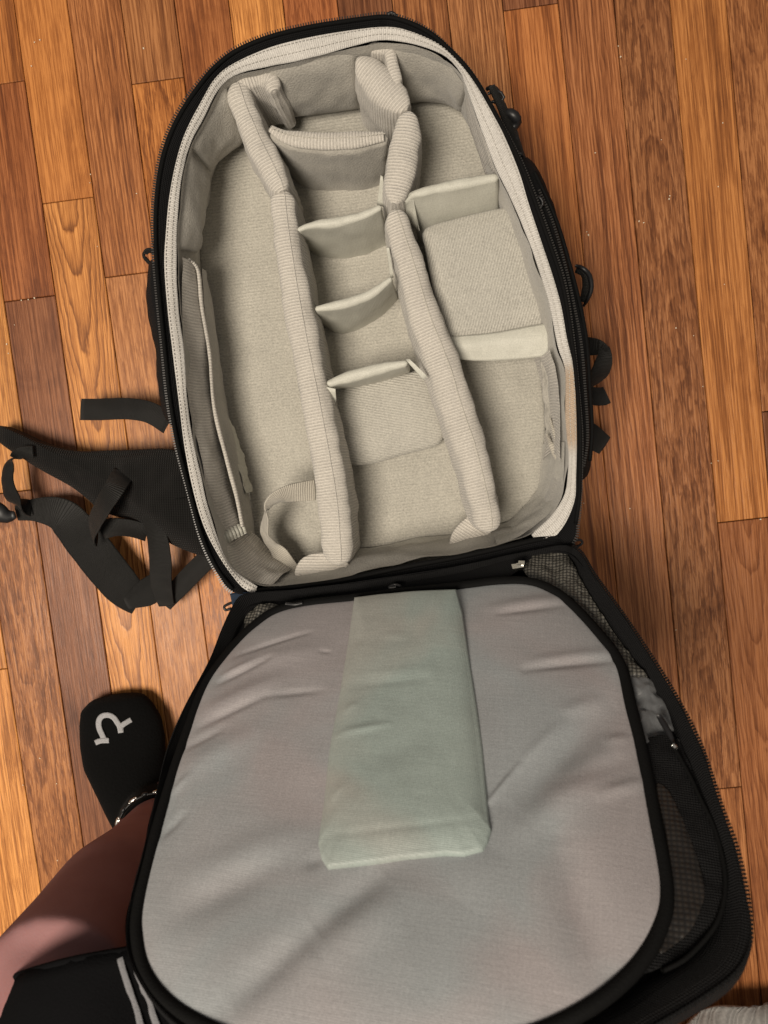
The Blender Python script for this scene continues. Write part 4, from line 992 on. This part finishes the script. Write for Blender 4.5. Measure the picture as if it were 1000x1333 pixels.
hd = V((0.16, -0.74, 0.56)).normalized(); hu = (V((0, 0, 1)) - hd*hd.z).normalized()
ha = at(128, 1244, 0.398) - hu*0.098
kc = at(66, 1304, 0.365)                     # knee centre
v, f = limb('shin', [ank - shin.normalized()*0.06, ank, ank.lerp(kc, 0.25), ank.lerp(kc, 0.5), ank.lerp(kc, 0.8), kc], [0.033, 0.034, 0.039, 0.050, 0.050, 0.052], 'skin', PE, n=60, m=32)
td = (ha + hu*0.02 + hd*0.10 - kc).normalized()
v2, f2 = limb('thigh', [kc - td*0.050, kc - td*0.042, kc - td*0.02, kc+td*0.02, kc+td*0.10, ha+hu*0.02+hd*0.12, ha+hu*0.01+hd*0.28], [0.012, 0.036, 0.052, 0.058, 0.062, 0.068, 0.076], 'skin', PE, n=60, m=32)
k = len(v); v += v2; f += [tuple(x+k for x in q) for q in f2]
body = link('body', v, f, 'skin', PE)
rm = body.modifiers.new('r', 'REMESH'); rm.mode = 'VOXEL'; rm.voxel_size = 0.004; rm.use_smooth_shade = True
sm = body.modifiers.new('s', 'SMOOTH'); sm.iterations = 14; sm.factor = 0.7
# sock: foot shape
toe = at(152, 912, 0.0)
def fp_(px, py, z): return at(px, py, z)
foot = [(at(155, 903, .018), .006, .5), (at(153, 908, .019), .030, .55), (at(152, 920, .021), .040, .50), (at(157, 940, .024), .0455, .52), (at(160, 965, .029), .0465, .62), (at(163, 990, .035), .044, .80), (at(173, 1015, .041), .040, 1.0), (at(184, 1040, .046), .036, 1.28), (at(196, 1068, .046), .033, 1.4), (at(208, 1100, .040), .032, 1.25), (at(216, 1130, .032), .029, 1.1), (at(222, 1150, .028), .016, 1.0)]
def lft(secs, side, m=28):
    v = []; f = []
    for c, r, sq in secs:
        for k in range(m):
            a = 2*math.pi*k/m; z = math.sin(a)*r*sq
            p = c+side*math.cos(a)*r+V((0, 0, z)); p.z = max(p.z, 0.001); v.append(p)
    for i in range(len(secs)-1):
        for k in range(m): f.append((i*m+k, i*m+(k+1) % m, (i+1)*m+(k+1) % m, (i+1)*m+k))
    f.append(tuple(range(m))[::-1]); f.append(tuple((len(secs)-1)*m+k for k in range(m)))
    return v, f
v, f = lft(foot, V((1, 0.12, 0)).normalized())
v2, f2 = limb('c', [at(196, 1062, 0.05), at(202, 1070, .085), ank+shin.normalized()*0.004], [0.034, 0.0365, 0.0372], 'sock', PE, n=12)
k = len(v); v += v2; f += [tuple(x+k for x in q) for q in f2]
sock = link('sock', v, f, 'sock', PE)
rm = sock.modifiers.new('r', 'REMESH'); rm.mode = 'VOXEL'; rm.voxel_size = 0.0028; rm.use_smooth_shade = True
sm = sock.modifiers.new('s', 'SMOOTH'); sm.iterations = 9; sm.factor = 0.6
# horseshoe mark
def foot_z(p):
    best = 0
    for i in range(len(foot)-1):
        (c, r, sq), (c2, r2, sq2) = foot[i], foot[i+1]
        if c.y >= p.y >= c2.y:
            t = (c.y-p.y)/(c.y-c2.y); cc = c.lerp(c2, t); rr = r+(r2-r)*t; ss = sq+(sq2-sq)*t
            x = min(abs(p.x-cc.x)/rr, 0.98); best = cc.z+math.sqrt(1-x*x)*rr*ss
    return best
def draped(px, py):
    p = at(px, py, 0.045)
    for _ in range(4): p = at(px, py, foot_z(p)+0.0009)
    return p
arc = [(125, 966), (134, 963), (133, 956), (129, 947), (128, 938), (132, 932), (140, 930), (148, 933), (153, 938), (157, 945), (158, 952)]
def flatstroke(path, wd):
    P = catmull([V((x, y, 0)) for x, y in path], 34); L_ = []; R_ = []
    for i in range(34):
        t = (P[min(i+1, 33)]-P[max(i-1, 0)]).normalized(); s = V((-t.y, t.x, 0))
        L_.append(P[i]+s*wd); R_.append(P[i]-s*wd)
    return L_, R_
v = []; f = []
for path, wd in (([(136, 963), (133, 956), (129.5, 948), (129, 939), (133, 932.5), (141, 931), (148, 934), (152.5, 940), (156, 946), (157.5, 954)], 3.4), ([(124.5, 967), (131, 964.5), (142, 964)], 3.3), ([(158, 953), (158, 946), (164, 941), (171, 937)], 3.2)):
    L_, R_ = flatstroke(path, wd)
    for j, (zoff) in enumerate((0.0006, 0.0)):
        pass
    k = len(v)
    for a, b_ in zip(L_, R_):
        for q in range(5):
            c_ = a.lerp(b_, q/4); v.append(draped(c_.x, c_.y))
    for i in range(33):
        for q in range(4): f.append((k+i*5+q, k+i*5+q+1, k+(i+1)*5+q+1, k+(i+1)*5+q))
lg = link('sock_emblem', v, f, 'logo', sock); so = lg.modifiers.new('t', 'SOLIDIFY'); so.thickness = 0.0016; so.offset = 0
# anklet
an_ = part_empty('anklet', PE)
ac = ank + shin.normalized()*0.006
tt = shin.normalized(); s_ = (V((1, 0, 0)) - tt*tt.x).normalized(); u_ = s_.cross(tt)
ring = [ac+(s_*math.cos(a)+u_*math.sin(a))*0.0395 for a in [2*math.pi*k/24 for k in range(24)]]
tube('anklet_cord', ring, 0.0012, 'plastic', an_, closed=True, n=72)
M['bead'] = plain('pale_bead', (0.55, 0.62, 0.52), rough=0.2, spec=0.6)
def bead(c, t, r, l, mat):
    tube('bead', [c-t*l, c-t*l*0.5, c, c+t*l*0.5, c+t*l], [r*0.4, r*0.95, r, r*0.95, r*0.4], mat, an_, n=9, m=10)
for k in range(20):
    a = 2*math.pi*k/20; c = ac+(s_*math.cos(a)+u_*math.sin(a))*0.0405; t = (u_*math.cos(a)-s_*math.sin(a))
    if k % 2: bead(c, t, 0.0020, 0.0048, 'silver')
    else: bead(c, t, 0.0022, 0.003, 'plastic')
cb = at(157, 1078, 0.135); bead(cb, V((0.1, 1, 0.1)).normalized(), 0.0046, 0.005, 'bead'); bead(cb+V((0, 0.008, 0.002)), V((0, 1, 0)), 0.002, 0.003, 'silver'); bead(cb-V((0, 0.0075, 0.002)), V((0, 1, 0)), 0.0025, 0.003, 'bead')
# shorts over the thigh
sp = [ha, ha+hd*0.06, ha+hd*0.14, ha+hd*0.24, ha+hd*0.36]
n = 50; m = 48; P = catmull(sp, n); R = lerp_list([0.099, 0.100, 0.102, 0.105, 0.108], n); rows = []
for i in range(n):
    t = (P[min(i+1, n-1)]-P[max(i-1, 0)]).normalized(); s = (V((1, 0, 0))-t*t.x).normalized(); u = s.cross(t); r_ = []
    for k in range(m):
        a = 2*math.pi*k/m; p = P[i]+(s*math.cos(a)+u*math.sin(a))*R[i]; p = p + (p-P[i]).normalized()*0.006*fbm(p, 18, 5); r_.append(p)
    rows.append(r_)
v = [p for r in rows for p in r]; f = []
for i in range(n-1):
    for k in range(m): f.append((i*m+k, i*m+(k+1) % m, (i+1)*m+(k+1) % m, (i+1)*m+k))
sh = link('shorts', v, f, 'shorts', PE); so = sh.modifiers.new('t', 'SOLIDIFY'); so.thickness = 0.002
tube('hem', [p for p in rows[0]][::2], 0.0022, 'shorts', sh, closed=True, n=96)
from mathutils.bvhtree import BVHTree
_bv = BVHTree.FromPolygons(v, f)
def shorts_pt(px, py, off=0.0015):
    d = ray(px, py).normalized(); hit = _bv.ray_cast(CAM, d)
    return (hit[0] if hit[0] else CAM+d*0.42) - d*off
for l in ([(156, 1247), (163, 1270), (172, 1298), (180, 1322), (186, 1345), (196, 1380)], [(172, 1246), (180, 1268), (189, 1292), (197, 1315), (206, 1340), (216, 1375)]):
    try: ribbon('stripe', [shorts_pt(x, y, 0.0022) for x, y in l], 0.0036, 'stripe', sh, side=V((1, 0.2, 0.1)), thick=0.0006, n=30)
    except Exception as e: print('stripe', e)

# ================================================================== BLANKET corner
bl = sheet('grey_blanket', [P3([(880, 1345, .03), (910, 1318, .03), (940, 1308, .032), (1010, 1312, .03), (1080, 1300, .03)]), P3([(880, 1400, .03), (920, 1370, .045), (950, 1350, .04), (1010, 1352, .045), (1080, 1340, .04)]), P3([(880, 1480, .02), (920, 1480, .02), (960, 1480, .02), (1010, 1480, .02), (1080, 1480, .02)])], 'blanket', None, nu=80, nv=40, wr=0.006, ws=30, thick=0.006)
bl['label'] = 'edge of a grey ribbed blanket at the bottom right corner'; bl['category'] = 'blanket'
